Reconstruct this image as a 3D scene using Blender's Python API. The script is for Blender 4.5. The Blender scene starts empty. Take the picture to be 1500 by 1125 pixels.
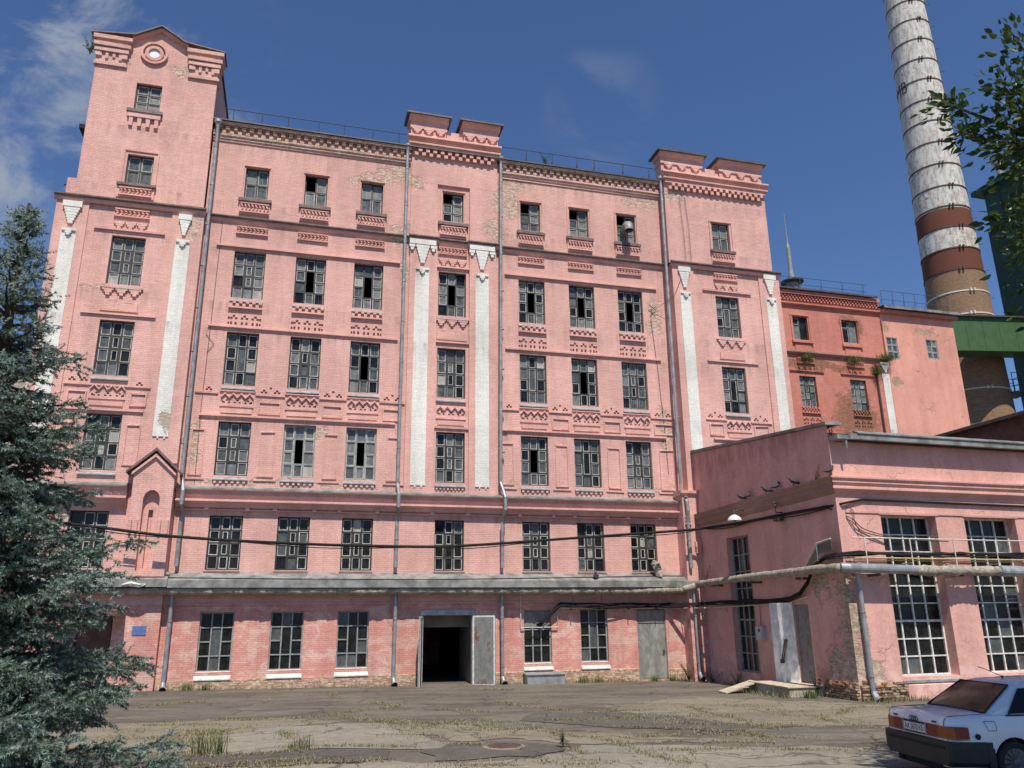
import bpy, math, random
import numpy as np
from mathutils import Matrix, Vector
random.seed(7)
RNG = np.random.default_rng(11)
sc = bpy.context.scene
COL = sc.collection
rad = math.radians

# ------------------------------------------------------------------ helpers
ROOT = {}          # object name -> world location of its origin

class MB:
    """collects polygons; T maps (along wall, depth, z) to world"""
    def __init__(s, T=None):
        s.v, s.f, s.mi, s.T = [], [], [], T
    def P(s, p):
        s.v.append(tuple(s.T(*p)) if s.T else tuple(p)); return len(s.v) - 1
    def face(s, pts, m=0):
        s.f.append([s.P(p) for p in pts]); s.mi.append(m)
    def box(s, x0, x1, y0, y1, z0, z1, m=0, skip=''):
        c = [s.P(p) for p in ((x0,y0,z0),(x1,y0,z0),(x1,y1,z0),(x0,y1,z0),(x0,y0,z1),(x1,y0,z1),(x1,y1,z1),(x0,y1,z1))]
        for k, q in (('f',(0,1,5,4)),('r',(1,2,6,5)),('b',(2,3,7,6)),('l',(3,0,4,7)),('t',(4,5,6,7)),('d',(3,2,1,0))):
            if k in skip: continue
            s.f.append([c[i] for i in q]); s.mi.append(m)
    def prism_x(s, prof, x0, x1, m=0, mitre0=0, mitre1=0):
        """profile [(y,z)] extruded along x"""
        n = len(prof)
        a = [s.P((x0 + mitre0*y, y, z)) for y, z in prof]; b = [s.P((x1 + mitre1*y, y, z)) for y, z in prof]
        for i in range(n):
            j = (i+1) % n
            s.f.append([a[i], a[j], b[j], b[i]]); s.mi.append(m)
        s.f.append(a[::-1]); s.mi.append(m); s.f.append(b); s.mi.append(m)
    def prism_y(s, prof, y0, y1, m=0):
        """profile [(x,z)] extruded along y"""
        n = len(prof)
        a = [s.P((x, y0, z)) for x, z in prof]; b = [s.P((x, y1, z)) for x, z in prof]
        for i in range(n):
            j = (i+1) % n
            s.f.append([a[i], b[i], b[j], a[j]]); s.mi.append(m)
        s.f.append(a); s.mi.append(m); s.f.append(b[::-1]); s.mi.append(m)
    def prism_z(s, prof, z0, z1, m=0):
        n = len(prof)
        a = [s.P((x, y, z0)) for x, y in prof]; b = [s.P((x, y, z1)) for x, y in prof]
        for i in range(n):
            j = (i+1) % n
            s.f.append([a[i], a[j], b[j], b[i]]); s.mi.append(m)
        s.f.append(a[::-1]); s.mi.append(m); s.f.append(b); s.mi.append(m)
    def tube(s, pts, r, n=8, m=0, caps=True):
        pts = [Vector(p) for p in pts]; k = len(pts)
        rs = r if isinstance(r, (list, tuple)) else [r]*k
        rings = []; up = None
        for i, p in enumerate(pts):
            d = (pts[min(i+1,k-1)] - pts[max(i-1,0)])
            d = d.normalized() if d.length > 1e-9 else Vector((0,0,1))
            if up is None or abs(d.dot(up)) > .999:
                up = Vector((0,0,1)) if abs(d.z) < .9 else Vector((1,0,0))
            a = d.cross(up).normalized(); b = a.cross(d).normalized(); up = b
            rings.append([s.P(p + a*math.cos(t)*rs[i] + b*math.sin(t)*rs[i]) for t in (2*math.pi*q/n for q in range(n))])
        for i in range(k-1):
            for q in range(n):
                w = (q+1) % n
                s.f.append([rings[i][q], rings[i+1][q], rings[i+1][w], rings[i][w]]); s.mi.append(m)
        if caps:
            s.f.append(rings[0]); s.mi.append(m); s.f.append(rings[-1][::-1]); s.mi.append(m)
    def lathe(s, prof, cx, cy, n=32, m=0, caps=True):
        rings = [[s.P((cx + r*math.cos(2*math.pi*q/n), cy + r*math.sin(2*math.pi*q/n), z)) for q in range(n)] for r, z in prof]
        for i in range(len(prof)-1):
            mm = m[i] if isinstance(m, list) else m
            for q in range(n):
                w = (q+1) % n
                s.f.append([rings[i][q], rings[i][w], rings[i+1][w], rings[i+1][q]]); s.mi.append(mm)
        if caps:
            mm = m[0] if isinstance(m, list) else m
            s.f.append(rings[0][::-1]); s.mi.append(mm)
            mm = m[-1] if isinstance(m, list) else m
            s.f.append(rings[-1]); s.mi.append(mm)
    def wall(s, x0, x1, z0, z1, y, holes=(), cuts=(), depth=.3, m=0, mj=None):
        """front sheet with openings (jambs of given depth) and plain cut-outs"""
        H = [(h[0],h[1],h[2],h[3]) for h in holes]; K = H + [tuple(c[:4]) for c in cuts]
        xs = sorted({round(q,4) for h in K for q in h[:2] if x0 < q < x1} | {x0, x1})
        zs = sorted({round(q,4) for h in K for q in h[2:4] if z0 < q < z1} | {z0, z1})
        for i in range(len(xs)-1):
            for j in range(len(zs)-1):
                cx = (xs[i]+xs[i+1])/2; cz = (zs[j]+zs[j+1])/2
                if any(h[0] < cx < h[1] and h[2] < cz < h[3] for h in K): continue
                s.face(((xs[i],y,zs[j]),(xs[i+1],y,zs[j]),(xs[i+1],y,zs[j+1]),(xs[i],y,zs[j+1])), m)
        mj = m if mj is None else mj
        for h in H:
            a,b,c,e = h; d = y + depth
            s.face(((a,y,c),(a,d,c),(b,d,c),(b,y,c)), mj); s.face(((a,y,e),(b,y,e),(b,d,e),(a,d,e)), mj)
            s.face(((a,y,c),(a,y,e),(a,d,e),(a,d,c)), mj); s.face(((b,y,c),(b,d,c),(b,d,e),(b,y,e)), mj)
    def holed(s, x0, x1, z0, z1, y, rects, d=.1, m=0):
        """patch of brickwork with small deep pockets"""
        s.wall(x0, x1, z0, z1, y, rects, (), d, m)
        for a,b,c,e in rects: s.face(((a,y+d,c),(b,y+d,c),(b,y+d,e),(a,y+d,e)), m)
    def jit(s, a):
        r = np.random.default_rng(len(s.v)); s.v = [tuple(np.array(v)+r.uniform(-a, a, 3)) for v in s.v]; return s
    def build(s, name, mats, parent=None, smooth=False, label=None, cat=None, group=None, kind=None, loc=None, local=False):
        me = bpy.data.meshes.new(name)
        if not isinstance(mats, (list, tuple)): mats = [mats]
        for m in mats: me.materials.append(m)
        if local: base = Vector((0,0,0)); pl = Vector((0,0,0)); own = Vector(loc or (0,0,0))
        else:
            pl = ROOT.get(parent.name, Vector((0,0,0))) if parent else Vector((0,0,0))
            own = Vector(loc) if loc is not None else (pl if parent else Vector((0,0,0)))
        off = np.array(own) if not local else np.array((0,0,0))
        v = np.array(s.v, dtype=np.float64).reshape(-1,3) - off
        me.from_pydata(v.tolist(), [], s.f)
        me.polygons.foreach_set('material_index', s.mi)
        if smooth: me.polygons.foreach_set('use_smooth', [True]*len(s.f))
        me.update()
        o = bpy.data.objects.new(name, me); COL.objects.link(o)
        if parent: o.parent = parent
        o.location = own - pl if not local else own
        ROOT[o.name] = own.copy()
        tag(o, label, cat, group, kind)
        return o

def tag(o, label=None, cat=None, group=None, kind=None):
    if label: o['label'] = label
    if cat: o['category'] = cat
    if group: o['group'] = group
    if kind: o['kind'] = kind
    return o

def thing(name, loc, label, cat, group=None, rz=0):
    o = bpy.data.objects.new(name, None); COL.objects.link(o)
    o.location = loc; o.rotation_euler = (0,0,rz); o.empty_display_size = .3
    ROOT[o.name] = Vector(loc)
    return tag(o, label, cat, group)

def fast_mesh(name, V, F, mats, mi=None, parent=None, **k):
    """numpy triangles/quads of one size"""
    me = bpy.data.meshes.new(name)
    for m in mats: me.materials.append(m)
    own = Vector(k.get('loc') or (ROOT[parent.name] if parent else (0,0,0)))
    V = V - np.array(own)
    n = F.shape[1]
    me.vertices.add(len(V)); me.vertices.foreach_set('co', V.astype(np.float32).ravel())
    me.loops.add(F.size); me.loops.foreach_set('vertex_index', F.astype(np.int32).ravel())
    me.polygons.add(len(F)); me.polygons.foreach_set('loop_start', np.arange(0, F.size, n, dtype=np.int32))
    if mi is not None: me.polygons.foreach_set('material_index', mi.astype(np.int32))
    me.update(calc_edges=True); me.validate()
    o = bpy.data.objects.new(name, me); COL.objects.link(o)
    pl = ROOT[parent.name] if parent else Vector((0,0,0))
    if parent: o.parent = parent
    o.location = own - pl; ROOT[o.name] = own
    return tag(o, k.get('label'), k.get('cat'), k.get('group'), k.get('kind'))

# ------------------------------------------------------------------ materials
class NT:
    def __init__(s, name):
        s.m = bpy.data.materials.new(name); s.m.use_nodes = True
        s.t = s.m.node_tree; s.b = s.t.nodes['Principled BSDF']; s.l = s.t.links
    def n(s, typ, **kw):
        o = s.t.nodes.new(typ)
        ins = kw.pop('ins', {})
        for k, v in kw.items(): setattr(o, k, v)
        for k, v in ins.items(): s.set(o.inputs[k], v)
        return o
    def set(s, sock, v):
        if isinstance(v, bpy.types.NodeSocket): s.l.new(v, sock)
        elif isinstance(v, (tuple, list)) and sock.type == 'RGBA' and len(v) == 3: sock.default_value = (*v, 1)
        else: sock.default_value = v
    def math(s, op, a, b=0., c=None, clamp=False):
        o = s.n('ShaderNodeMath', operation=op, use_clamp=clamp)
        s.set(o.inputs[0], a); s.set(o.inputs[1], b)
        if c is not None: s.set(o.inputs[2], c)
        return o.outputs[0]
    def mix(s, f, a, b, blend='MIX'):
        o = s.n('ShaderNodeMix', data_type='RGBA', blend_type=blend)
        s.set(o.inputs[0], f); s.set(o.inputs[6], a); s.set(o.inputs[7], b)
        return o.outputs[2]
    def ramp(s, f, a, b, lo=0., hi=1.):
        o = s.n('ShaderNodeMapRange', interpolation_type='SMOOTHSTEP')
        s.set(o.inputs[0], f); s.set(o.inputs[1], a); s.set(o.inputs[2], b); s.set(o.inputs[3], lo); s.set(o.inputs[4], hi)
        return o.outputs[0]
    def pos(s):
        if not hasattr(s, '_p'): s._p = s.n('ShaderNodeNewGeometry').outputs['Position']
        return s._p
    def scaled(s, vec, sx, sy, sz):
        o = s.n('ShaderNodeVectorMath', operation='MULTIPLY'); s.set(o.inputs[0], vec); o.inputs[1].default_value = (sx,sy,sz)
        return o.outputs[0]
    def noise(s, vec, scale, detail=4., rough=.55, dist=0.):
        o = s.n('ShaderNodeTexNoise'); s.set(o.inputs['Vector'], vec)
        o.inputs['Scale'].default_value = scale; o.inputs['Detail'].default_value = detail
        o.inputs['Roughness'].default_value = rough; o.inputs['Distortion'].default_value = dist
        return o.outputs['Fac']
    def xyz(s, vec):
        o = s.n('ShaderNodeSeparateXYZ'); s.set(o.inputs[0], vec); return o.outputs
    def bump(s, h, strength=.4, dist=.02, prev=None):
        o = s.n('ShaderNodeBump'); o.inputs['Strength'].default_value = strength; o.inputs['Distance'].default_value = dist
        s.set(o.inputs['Height'], h)
        if prev is not None: s.set(o.inputs['Normal'], prev)
        return o.outputs[0]
    def fin(s, color=None, rough=.8, metal=0., normal=None, spec=None):
        if color is not None: s.set(s.b.inputs['Base Color'], color)
        s.set(s.b.inputs['Roughness'], rough); s.set(s.b.inputs['Metallic'], metal)
        if normal is not None: s.set(s.b.inputs['Normal'], normal)
        if spec is not None: s.b.inputs['Specular IOR Level'].default_value = spec
        return s.m

def plain(name, col, rough=.7, var=.15, scale=6., metal=0., bump=.0, spec=None):
    g = NT(name)
    nz = g.noise(g.pos(), scale, 5., .6)
    f = g.ramp(nz, .3, .7, 1-var, 1+var)
    c = g.mix(1., col, g.n('ShaderNodeCombineColor', ins={0:f,1:f,2:f}).outputs[0], 'MULTIPLY')
    nm = g.bump(g.noise(g.pos(), scale*5, 4.), bump, .02) if bump else None
    return g.fin(c, rough, metal, nm, spec)

def spots_mask(g, spots):
    """sum of soft ellipsoids at given world places"""
    tot = None
    wz = g.n('ShaderNodeTexNoise'); wz.inputs['Scale'].default_value = 1.3; wz.inputs['Detail'].default_value = 5.; g.set(wz.inputs['Vector'], g.pos())
    wv = g.n('ShaderNodeVectorMath', operation='MULTIPLY_ADD'); g.set(wv.inputs[0], wz.outputs['Color']); wv.inputs[1].default_value = (1.7,1.7,1.3); wv.inputs[2].default_value = (-.85,-.85,-.65)
    wp = g.n('ShaderNodeVectorMath', operation='ADD'); g.set(wp.inputs[0], g.pos()); g.set(wp.inputs[1], wv.outputs[0])
    for (x,y,z,rx,ry,rz) in spots:
        o = g.n('ShaderNodeVectorMath', operation='SUBTRACT'); g.set(o.inputs[0], wp.outputs[0]); o.inputs[1].default_value = (x,y,z)
        o2 = g.n('ShaderNodeVectorMath', operation='DIVIDE'); g.set(o2.inputs[0], o.outputs[0]); o2.inputs[1].default_value = (rx,ry,rz)
        o3 = g.n('ShaderNodeVectorMath', operation='LENGTH'); g.set(o3.inputs[0], o2.outputs[0])
        k = g.ramp(o3.outputs['Value'], 1.0, .35, 0., 1.)
        tot = k if tot is None else g.math('MAXIMUM', tot, k)
    return tot

def masonry(name, base, brick=.6, spots=(), low=None, plaster=(.72,.53,.43), bricks=(.36,.225,.15), stain=.0, grime=None, rough_noise=.25, wearall=.0, soot=(), ledges=()):
    g = NT(name)
    p = g.pos(); X, Y, Z = g.xyz(p)
    u = g.math('ADD', X, Y)
    bt = g.n('ShaderNodeTexBrick')
    g.set(bt.inputs['Vector'], g.n('ShaderNodeCombineXYZ', ins={0:u, 1:Z}).outputs[0])
    for k, v in (('Scale',1.),('Mortar Size',.007),('Mortar Smooth',.4),('Brick Width',.26),('Row Height',.077)): bt.inputs[k].default_value = v
    bt.inputs['Color1'].default_value = (.88,.88,.88,1); bt.inputs['Color2'].default_value = (1.1,1.1,1.1,1); bt.inputs['Mortar'].default_value = (.84,.84,.84,1)
    big = g.noise(p, .22, 5., .6, .4)
    streak = g.noise(g.scaled(p, 1.6, 1.6, .16), 1., 5., .65)
    course = g.noise(g.scaled(p, 1.1, 1.1, 9.), 1., 4., .7)
    fine = g.noise(p, 14., 4., .7)
    c = g.mix(1., base, g.mix(brick*.8, (1,1,1), bt.outputs['Color'], 'MIX'), 'MULTIPLY')
    def mul(c, f, lo, hi, a=.3, b=.7):
        q = g.ramp(f, a, b, lo, hi)
        return g.mix(1., c, g.n('ShaderNodeCombineColor', ins={0:q,1:q,2:q}).outputs[0], 'MULTIPLY')
    c = mul(c, big, .90, 1.08); c = mul(c, streak, .9, 1.06); c = mul(c, fine, .88, 1.1)
    if brick > .2: c = mul(c, course, .95, 1.035)
    pale = g.noise(p, .9, 6., .65, .6)
    c = g.mix(g.ramp(pale, .48, .72, 0., .42), c, tuple(min(.84, q*1.12+.06) for q in base))
    dull = g.noise(g.scaled(p, 1., 1., .7), .55, 6., .7, .5)
    c = g.mix(g.ramp(dull, .52, .70, 0., .34), c, tuple(q*.62 for q in base))
    if low:
        zz, colr, colp = low
        edge = g.math('ADD', Z, g.math('MULTIPLY', g.noise(p, 2.5, 4.), .05))
        lo = g.ramp(edge, zz+.03, zz-.03, 0., 1.)
        wear = g.ramp(g.noise(g.scaled(p,1,1,1.6), 1.2, 7., .72, .8), .47, .60, 0., 1.)
        cl = g.mix(g.math('MULTIPLY', wear, .75), colr, colp)
        cl = mul(cl, streak, .86, 1.08); cl = mul(cl, fine, .85, 1.12); cl = mul(cl, course, .9, 1.06)
        dk = g.ramp(g.noise(p, 1.9, 6., .7, .6), .63, .72, 0., .6)
        cl = g.mix(dk, cl, (.24,.13,.09))
        c = g.mix(lo, c, cl)
    h = g.math('ADD', g.math('MULTIPLY', bt.outputs['Fac'], -.6*brick), g.math('ADD', g.math('MULTIPLY', fine, rough_noise), g.math('MULTIPLY', g.noise(p, 3.2, 4.), .5)))
    if spots:
        k = spots_mask(g, spots)
        fl = g.math('ADD', g.math('MULTIPLY', g.noise(g.scaled(p, 1., 1., 1.8), 2.0, 6., .7, .4), .5), g.math('MULTIPLY', g.noise(g.scaled(p, 1., 1., 3.2), 6.5, 5., .7), .5))
        m1 = g.ramp(g.math('ADD', fl, g.math('MULTIPLY', k, .20)), .585, .655, 0., 1.)
        m1 = g.math('MULTIPLY', m1, g.ramp(k, .02, .15, 0., 1.))
        m2 = g.ramp(g.math('ADD', g.noise(g.scaled(p,1.,1.,3.), 4.5, 6., .75), g.math('MULTIPLY', k, .12)), .58, .66, 0., 1.)
        pl = mul(g.mix(.5, plaster, g.mix(1., plaster, bt.outputs['Color'], 'MULTIPLY')), fine, .7, 1.25)
        pl = g.mix(g.math('MULTIPLY', m2, .85), pl, bricks)
        c = g.mix(m1, c, pl)
        h = g.math('SUBTRACT', h, g.math('MULTIPLY', m1, .8))
    if soot:
        k2 = spots_mask(g, soot)
        s2 = g.math('MULTIPLY', k2, g.ramp(g.noise(g.scaled(p,1.,1.,.4), 2.6, 6., .65), .36, .62, 0., 1.))
        c = g.mix(g.math('MULTIPLY', s2, .5), c, grime or (.16,.11,.09))
    rain = g.math('MULTIPLY', g.ramp(g.noise(g.scaled(p, 2.6, 2.6, .09), 1., 6., .7), .56, .74, 0., 1.), g.ramp(g.noise(p, .5, 4.), .4, .65, 0., 1.))
    c = g.mix(g.math('MULTIPLY', rain, .42), c, (.36,.23,.18))
    if ledges:
        acc = None
        for z0, dz in ledges:
            k = g.math('MULTIPLY', g.ramp(Z, z0-dz, z0, 0., 1.), g.math('LESS_THAN', Z, z0))
            acc = k if acc is None else g.math('MAXIMUM', acc, k)
        drip = g.ramp(g.noise(g.scaled(p, 3.1, 3.1, .22), 1., 6., .7), .44, .66, 0., 1.)
        c = g.mix(g.math('MULTIPLY', g.math('MULTIPLY', acc, drip), .5), c, (.30,.185,.15))
    if brick < .2:
        vo = g.n('ShaderNodeTexVoronoi', feature='DISTANCE_TO_EDGE'); vo.inputs['Scale'].default_value = .38
        cz = g.n('ShaderNodeTexNoise'); cz.inputs['Scale'].default_value = 1.1; cz.inputs['Detail'].default_value = 6.; g.set(cz.inputs['Vector'], p)
        cv = g.n('ShaderNodeVectorMath', operation='ADD'); g.set(cv.inputs[0], p); g.set(cv.inputs[1], g.scaled(cz.outputs['Color'], 1.8, 1.8, 1.8)); g.set(vo.inputs['Vector'], cv.outputs[0])
        ck = g.math('MULTIPLY', g.ramp(vo.outputs['Distance'], 0., .009, 1., 0.), g.ramp(g.noise(p, .6, 3.), .45, .6, 0., .55))
        c = g.mix(ck, c, tuple(q*.35 for q in base)); h = g.math('SUBTRACT', h, ck)
        c = g.mix(g.math('MULTIPLY', g.ramp(Z, 1.7, .5, 0., .7), g.ramp(g.noise(p, 1.6, 6., .7), .46, .62, 0., 1.)), c, tuple(min(.8, q*1.1+.14) for q in base))
    # small chips everywhere
    ch = g.ramp(g.noise(p, 3.4, 7., .72, .3), .725, .74, 0., .8)
    c = g.mix(ch, c, (.30,.17,.12))
    if stain:
        c = g.mix(g.math('MULTIPLY', g.ramp(streak, .52, .72, 0., 1.), stain), c, (.22,.12,.09))
    return g.fin(c, .88, 0., g.bump(h, .8, .028), .25)

M = {}
PEEL = [(3.4,0,22.7,1.3,1.,.8),(2.4,0,22.3,1.6,1.,.5),(4.5,0,22.4,.7,1.,.7),(8.9,0,22.0,1.0,1.,1.3),(8.4,0,20.2,.9,1.,1.0),(9.3,0,23.0,1.2,1.,.5),(15.9,0,23.0,1.5,1.,.7),(17.8,0,23.3,1.,1.,.6),
        (-4.9,0,18.6,.4,1,1.2),(3.9,0,19.3,.5,1,.8),(-9.2,-.3,26.6,1.0,1,.8),(-5.2,-.3,26.6,.9,1,.8),(-6,0,26.4,.7,1,.5),(15.9,0,8.1,1.3,.6,.35),(9,0,8.2,.6,.6,.3),(4,0,19.9,.6,1,.5),(10.2,0,19.9,1.3,1,.35),(-1,0,8.0,6,.6,.16),(16.3,0,16.8,.5,1,1.6),(16.5,0,11,.5,1,1.6),(4.1,0,17.6,.35,1,1.0),(-4.1,0,9.5,.4,1,1.2),(0.6,0,10.2,.9,1,.25),(-.4,0,5.2,.5,1,.4),(14.9,0,8.9,.9,1,.35),(-4.9,-.3,13.5,.3,1,.9),(-8.4,-.3,15.6,.6,1,.2)]
M['pink'] = masonry('pink_brick', (.730,.418,.358), .58, PEEL, low=(3.33, (.65,.30,.25), (.72,.50,.42)), ledges=((23.2,.9),(19.28,.8),(18.1,.7),(15.6,1.0),(14.4,.8),(11.5,.6),(10.6,.7),(8.1,.5),(6.85,.9),(20.3,.7)))
M['pinktrim'] = masonry('pink_trim', (.730,.418,.358), .45, PEEL[:13])
M['trimworn'] = masonry('pale_worn_trim', (.72,.44,.37), .7, [(0,0,24,30,2,1)], plaster=(.74,.56,.46), bricks=(.46,.29,.21))
M['plinth'] = masonry('worn_plinth', (.62,.36,.28), .8, [(5,0,.2,30,3,.8)], plaster=(.58,.44,.32), bricks=(.30,.17,.11))
M['white'] = masonry('white_brick_paint', (.80,.775,.70), .4, [(-5.2,-.3,10.2,.35,1,.6)], plaster=(.52,.44,.34), bricks=(.40,.31,.24), ledges=((18.0,1.2),(14.4,.9)))
M['annex'] = masonry('annex_plaster', (.70,.385,.325), .08,
      [(17.0,-10.9,2.6,.75,.9,2.3),(17.6,-10.9,.9,.9,.9,1.0),(17.05,-10.2,.9,.8,1.1,1.1),(16.9,-9.6,3.6,.5,.7,1.2)], plaster=(.52,.42,.30), bricks=(.26,.2,.15),
      soot=[(17.2,-7,9.0,1.2,5,1.0),(17.2,-2.5,9.2,1.2,3.2,1.1)], grime=(.30,.125,.125))
M['red'] = masonry('red_brick_paint', (.62,.24,.18), .75, [(33,10,18.5,4.5,1.5,.5),(38,10,18.6,1.2,1.5,.8),(35.5,10,15,2.5,1,3),(36,10,21.5,1.5,1,1.5)], plaster=(.42,.19,.12), bricks=(.17,.09,.06), stain=.35)
M['salmon'] = masonry('salmon_plaster', (.68,.325,.25), .04, [(42,10,21.6,1.6,1,.5),(38.2,10,21.8,.9,1,.7),(39,10,17.7,.7,1,.4)], plaster=(.47,.34,.23))
M['fallen'] = masonry('exposed_brick', (.40,.20,.115), 1., [(17,-11,.3,6,3,.5)], plaster=(.55,.42,.29), bricks=(.22,.12,.07), rough_noise=1.2)
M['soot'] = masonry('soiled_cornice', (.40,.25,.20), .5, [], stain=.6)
M['roof'] = plain('roof_metal', (.10,.085,.08), .55, .3, 2., .3, .1)
M['flash'] = plain('grey_flashing', (.235,.235,.22), .6, .4, 2.2, .15, .1)
M['dflash'] = plain('dark_flashing', (.16,.11,.10), .6, .3, 4., .0, .1)
M['zinc'] = plain('zinc_pipe', (.31,.32,.33), .45, .25, 3., .35, .05)
M['frame'] = plain('dark_window_frame', (.036,.033,.03), .6, .3, 9.)
M['putty'] = plain('old_putty', (.46,.45,.41), .8, .3, 8.)
M['wframe'] = plain('worn_white_frame', (.66,.66,.61), .6, .25, 7.)
M['gframe'] = plain('grey_window_bar', (.26,.27,.26), .6, .25, 7.)
M['sill'] = plain('grey_sill', (.34,.36,.36), .5, .25, 5., .3)
M['wsill'] = plain('whitewashed_sill', (.62,.60,.55), .8, .25, 4., 0, .2)
M['dark'] = plain('interior_shade_black', (.015,.014,.013), .9, .2, 2.)  # near-black colour stands in for the shade indoors
M['inside'] = plain('interior_plaster', (.22,.20,.17), .9, .2, 2.)
M['black'] = plain('black_rubber', (.011,.010,.010), .9, .3, 12.)
M['iron'] = plain('dark_iron', (.05,.048,.05), .55, .3, 10.)
M['blueiron'] = plain('blue_iron', (.05,.07,.12), .5, .3, 10.)
M['paleiron'] = plain('pale_conduit', (.62,.58,.50), .6, .2, 8.)
M['yellowiron'] = plain('ochre_pipe', (.48,.35,.16), .6, .25, 8.)
M['concrete'] = plain('concrete', (.36,.33,.27), .9, .3, 4., 0, .4)
M['board'] = plain('weathered_board', (.50,.42,.31), .8, .25, 5., 0, .3)
M['brown'] = plain('brown_boards', (.12,.055,.04), .8, .3, 3.)
M['green'] = plain('green_sheet', (.062,.125,.052), .5, .12, 1.5)
M['dgreen'] = plain('dark_green_sheet', (.022,.075,.058), .55, .25, 1.2)
M['white_enamel'] = plain('white_enamel', (.72,.74,.74), .4, .08, 5.)
M['meter'] = plain('grey_plastic', (.42,.44,.45), .5, .1, 8.)
M['paper'] = plain('paper_sheet', (.55,.52,.47), .8, .1, 9.)
M['blue'] = plain('blue_plate', (.09,.16,.36), .5, .15, 9.)
M['palestuff'] = plain('pale_scrap', (.68,.66,.60), .9, .2, 7., 0, .6)
M['bird'] = plain('dark_feathers', (.035,.034,.037), .7, .4, 30.)
M['birdgrey'] = plain('grey_feathers', (.20,.20,.22), .7, .5, 24.)
M['olive'] = plain('olive_plate', (.16,.155,.11), .7, .25, 4.)

def worn_metal(name, col, rust=(.16,.07,.035), thr=.60):
    g = NT(name); p = g.pos()
    n1 = g.noise(g.scaled(p, 1., 1., .55), 3., 7., .7, .4); n2 = g.noise(p, 22., 5., .7)
    c = g.mix(g.ramp(n1, .35, .65, 0., 1.), col, tuple(q*1.7 for q in col))
    c = g.mix(g.ramp(n1, thr, thr+.06, 0., .85), c, rust)
    c = g.mix(g.ramp(n2, .55, .7, 0., .3), c, (.08,.07,.06))
    return g.fin(c, .6, .2, g.bump(n2, .25, .01))
M['steeldoor'] = worn_metal('worn_steel', (.17,.17,.16), (.17,.075,.035), .55)
M['greydoor'] = worn_metal('scraped_grey_paint', (.20,.20,.18), (.36,.35,.32), .52)
M['whitedoor'] = worn_metal('white_steel_door', (.60,.59,.55), (.34,.28,.2), .68)

def glass(name, col, dirt, rough, spec=.4):
    g = NT(name); p = g.pos()
    n1 = g.noise(p, 3.5, 5., .65, .5); n2 = g.noise(g.scaled(p, 8., 8., 1.2), 1., 4.)
    d = g.math('ADD', g.math('MULTIPLY', n1, .7), g.math('MULTIPLY', n2, .3))
    c = g.mix(g.ramp(d, .36, .66, 0., 1.), col, dirt)
    return g.fin(c, g.ramp(d, .3, .7, rough, rough+.25), 0., g.bump(g.noise(p, 1.6, 2.), .08, .05), spec)
M['gl0'] = glass('glass_dark', (.006,.007,.007), (.022,.024,.023), .10, .28)  # near-black colour stands in for dark tree reflections in lower panes
M['gl1'] = glass('glass_dusty', (.055,.065,.066), (.12,.13,.13), .22)
M['gl2'] = glass('glass_clouded', (.12,.13,.13), (.22,.23,.22), .3)
M['gl3'] = glass('glass_whitened', (.30,.29,.26), (.46,.45,.42), .4)
M['carglass'] = glass('tinted_car_glass', (.004,.004,.006), (.007,.007,.009), .02, .26)

# asphalt
def asphalt(name, c1, c2, moss, th=.5):
    g = NT(name); p = g.pos()
    a = g.noise(g.scaled(p, .5, 1.3, 1.), .55, 6., .65, .7); b = g.noise(p, 60., 4., .8); d = g.noise(p, 5., 6., .7)
    c = g.mix(g.ramp(a, th-.12, th+.12, 0., 1.), c1, c2)
    q = g.ramp(b, .3, .7, .72, 1.28); c = g.mix(1., c, g.n('ShaderNodeCombineColor', ins={0:q,1:q,2:q}).outputs[0], 'MULTIPLY')
    q = g.ramp(d, .3, .7, .85, 1.13); c = g.mix(1., c, g.n('ShaderNodeCombineColor', ins={0:q,1:q,2:q}).outputs[0], 'MULTIPLY')
    c = g.mix(g.ramp(g.noise(g.scaled(p, .8, 1.9, 1), .9, 7., .72, 1.), .57, .68, 0., .6), c, moss)
    vo = g.n('ShaderNodeTexVoronoi', feature='DISTANCE_TO_EDGE'); vo.inputs['Scale'].default_value = .42
    w = g.n('ShaderNodeVectorMath', operation='ADD'); g.set(w.inputs[0], p)
    nz = g.n('ShaderNodeTexNoise'); nz.inputs['Scale'].default_value = .9; nz.inputs['Detail'].default_value = 5.; g.set(nz.inputs['Vector'], p)
    g.set(w.inputs[1], g.scaled(nz.outputs['Color'], 1.6, 1.6, 0)); g.set(vo.inputs['Vector'], w.outputs[0])
    cr = g.ramp(vo.outputs['Distance'], .0, .016, 1., 0.)
    c = g.mix(g.math('MULTIPLY', cr, .65), c, (.035,.032,.026))
    h = g.math('SUBTRACT', g.math('ADD', g.math('MULTIPLY', b, .5), d), cr)
    return g.fin(c, .92, 0., g.bump(h, .5, .012), .2)
M['asphalt'] = asphalt('asphalt_dark', (.105,.092,.076), (.165,.145,.117), (.19,.165,.105))
M['aslight'] = asphalt('asphalt_pale', (.21,.19,.155), (.265,.24,.195), (.22,.195,.13))
M['astan'] = asphalt('asphalt_dusty', (.165,.145,.108), (.225,.195,.145), (.21,.18,.10), .45)
M['asmid'] = asphalt('asphalt_new', (.098,.088,.077), (.125,.113,.097), (.15,.13,.085), .55)

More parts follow.
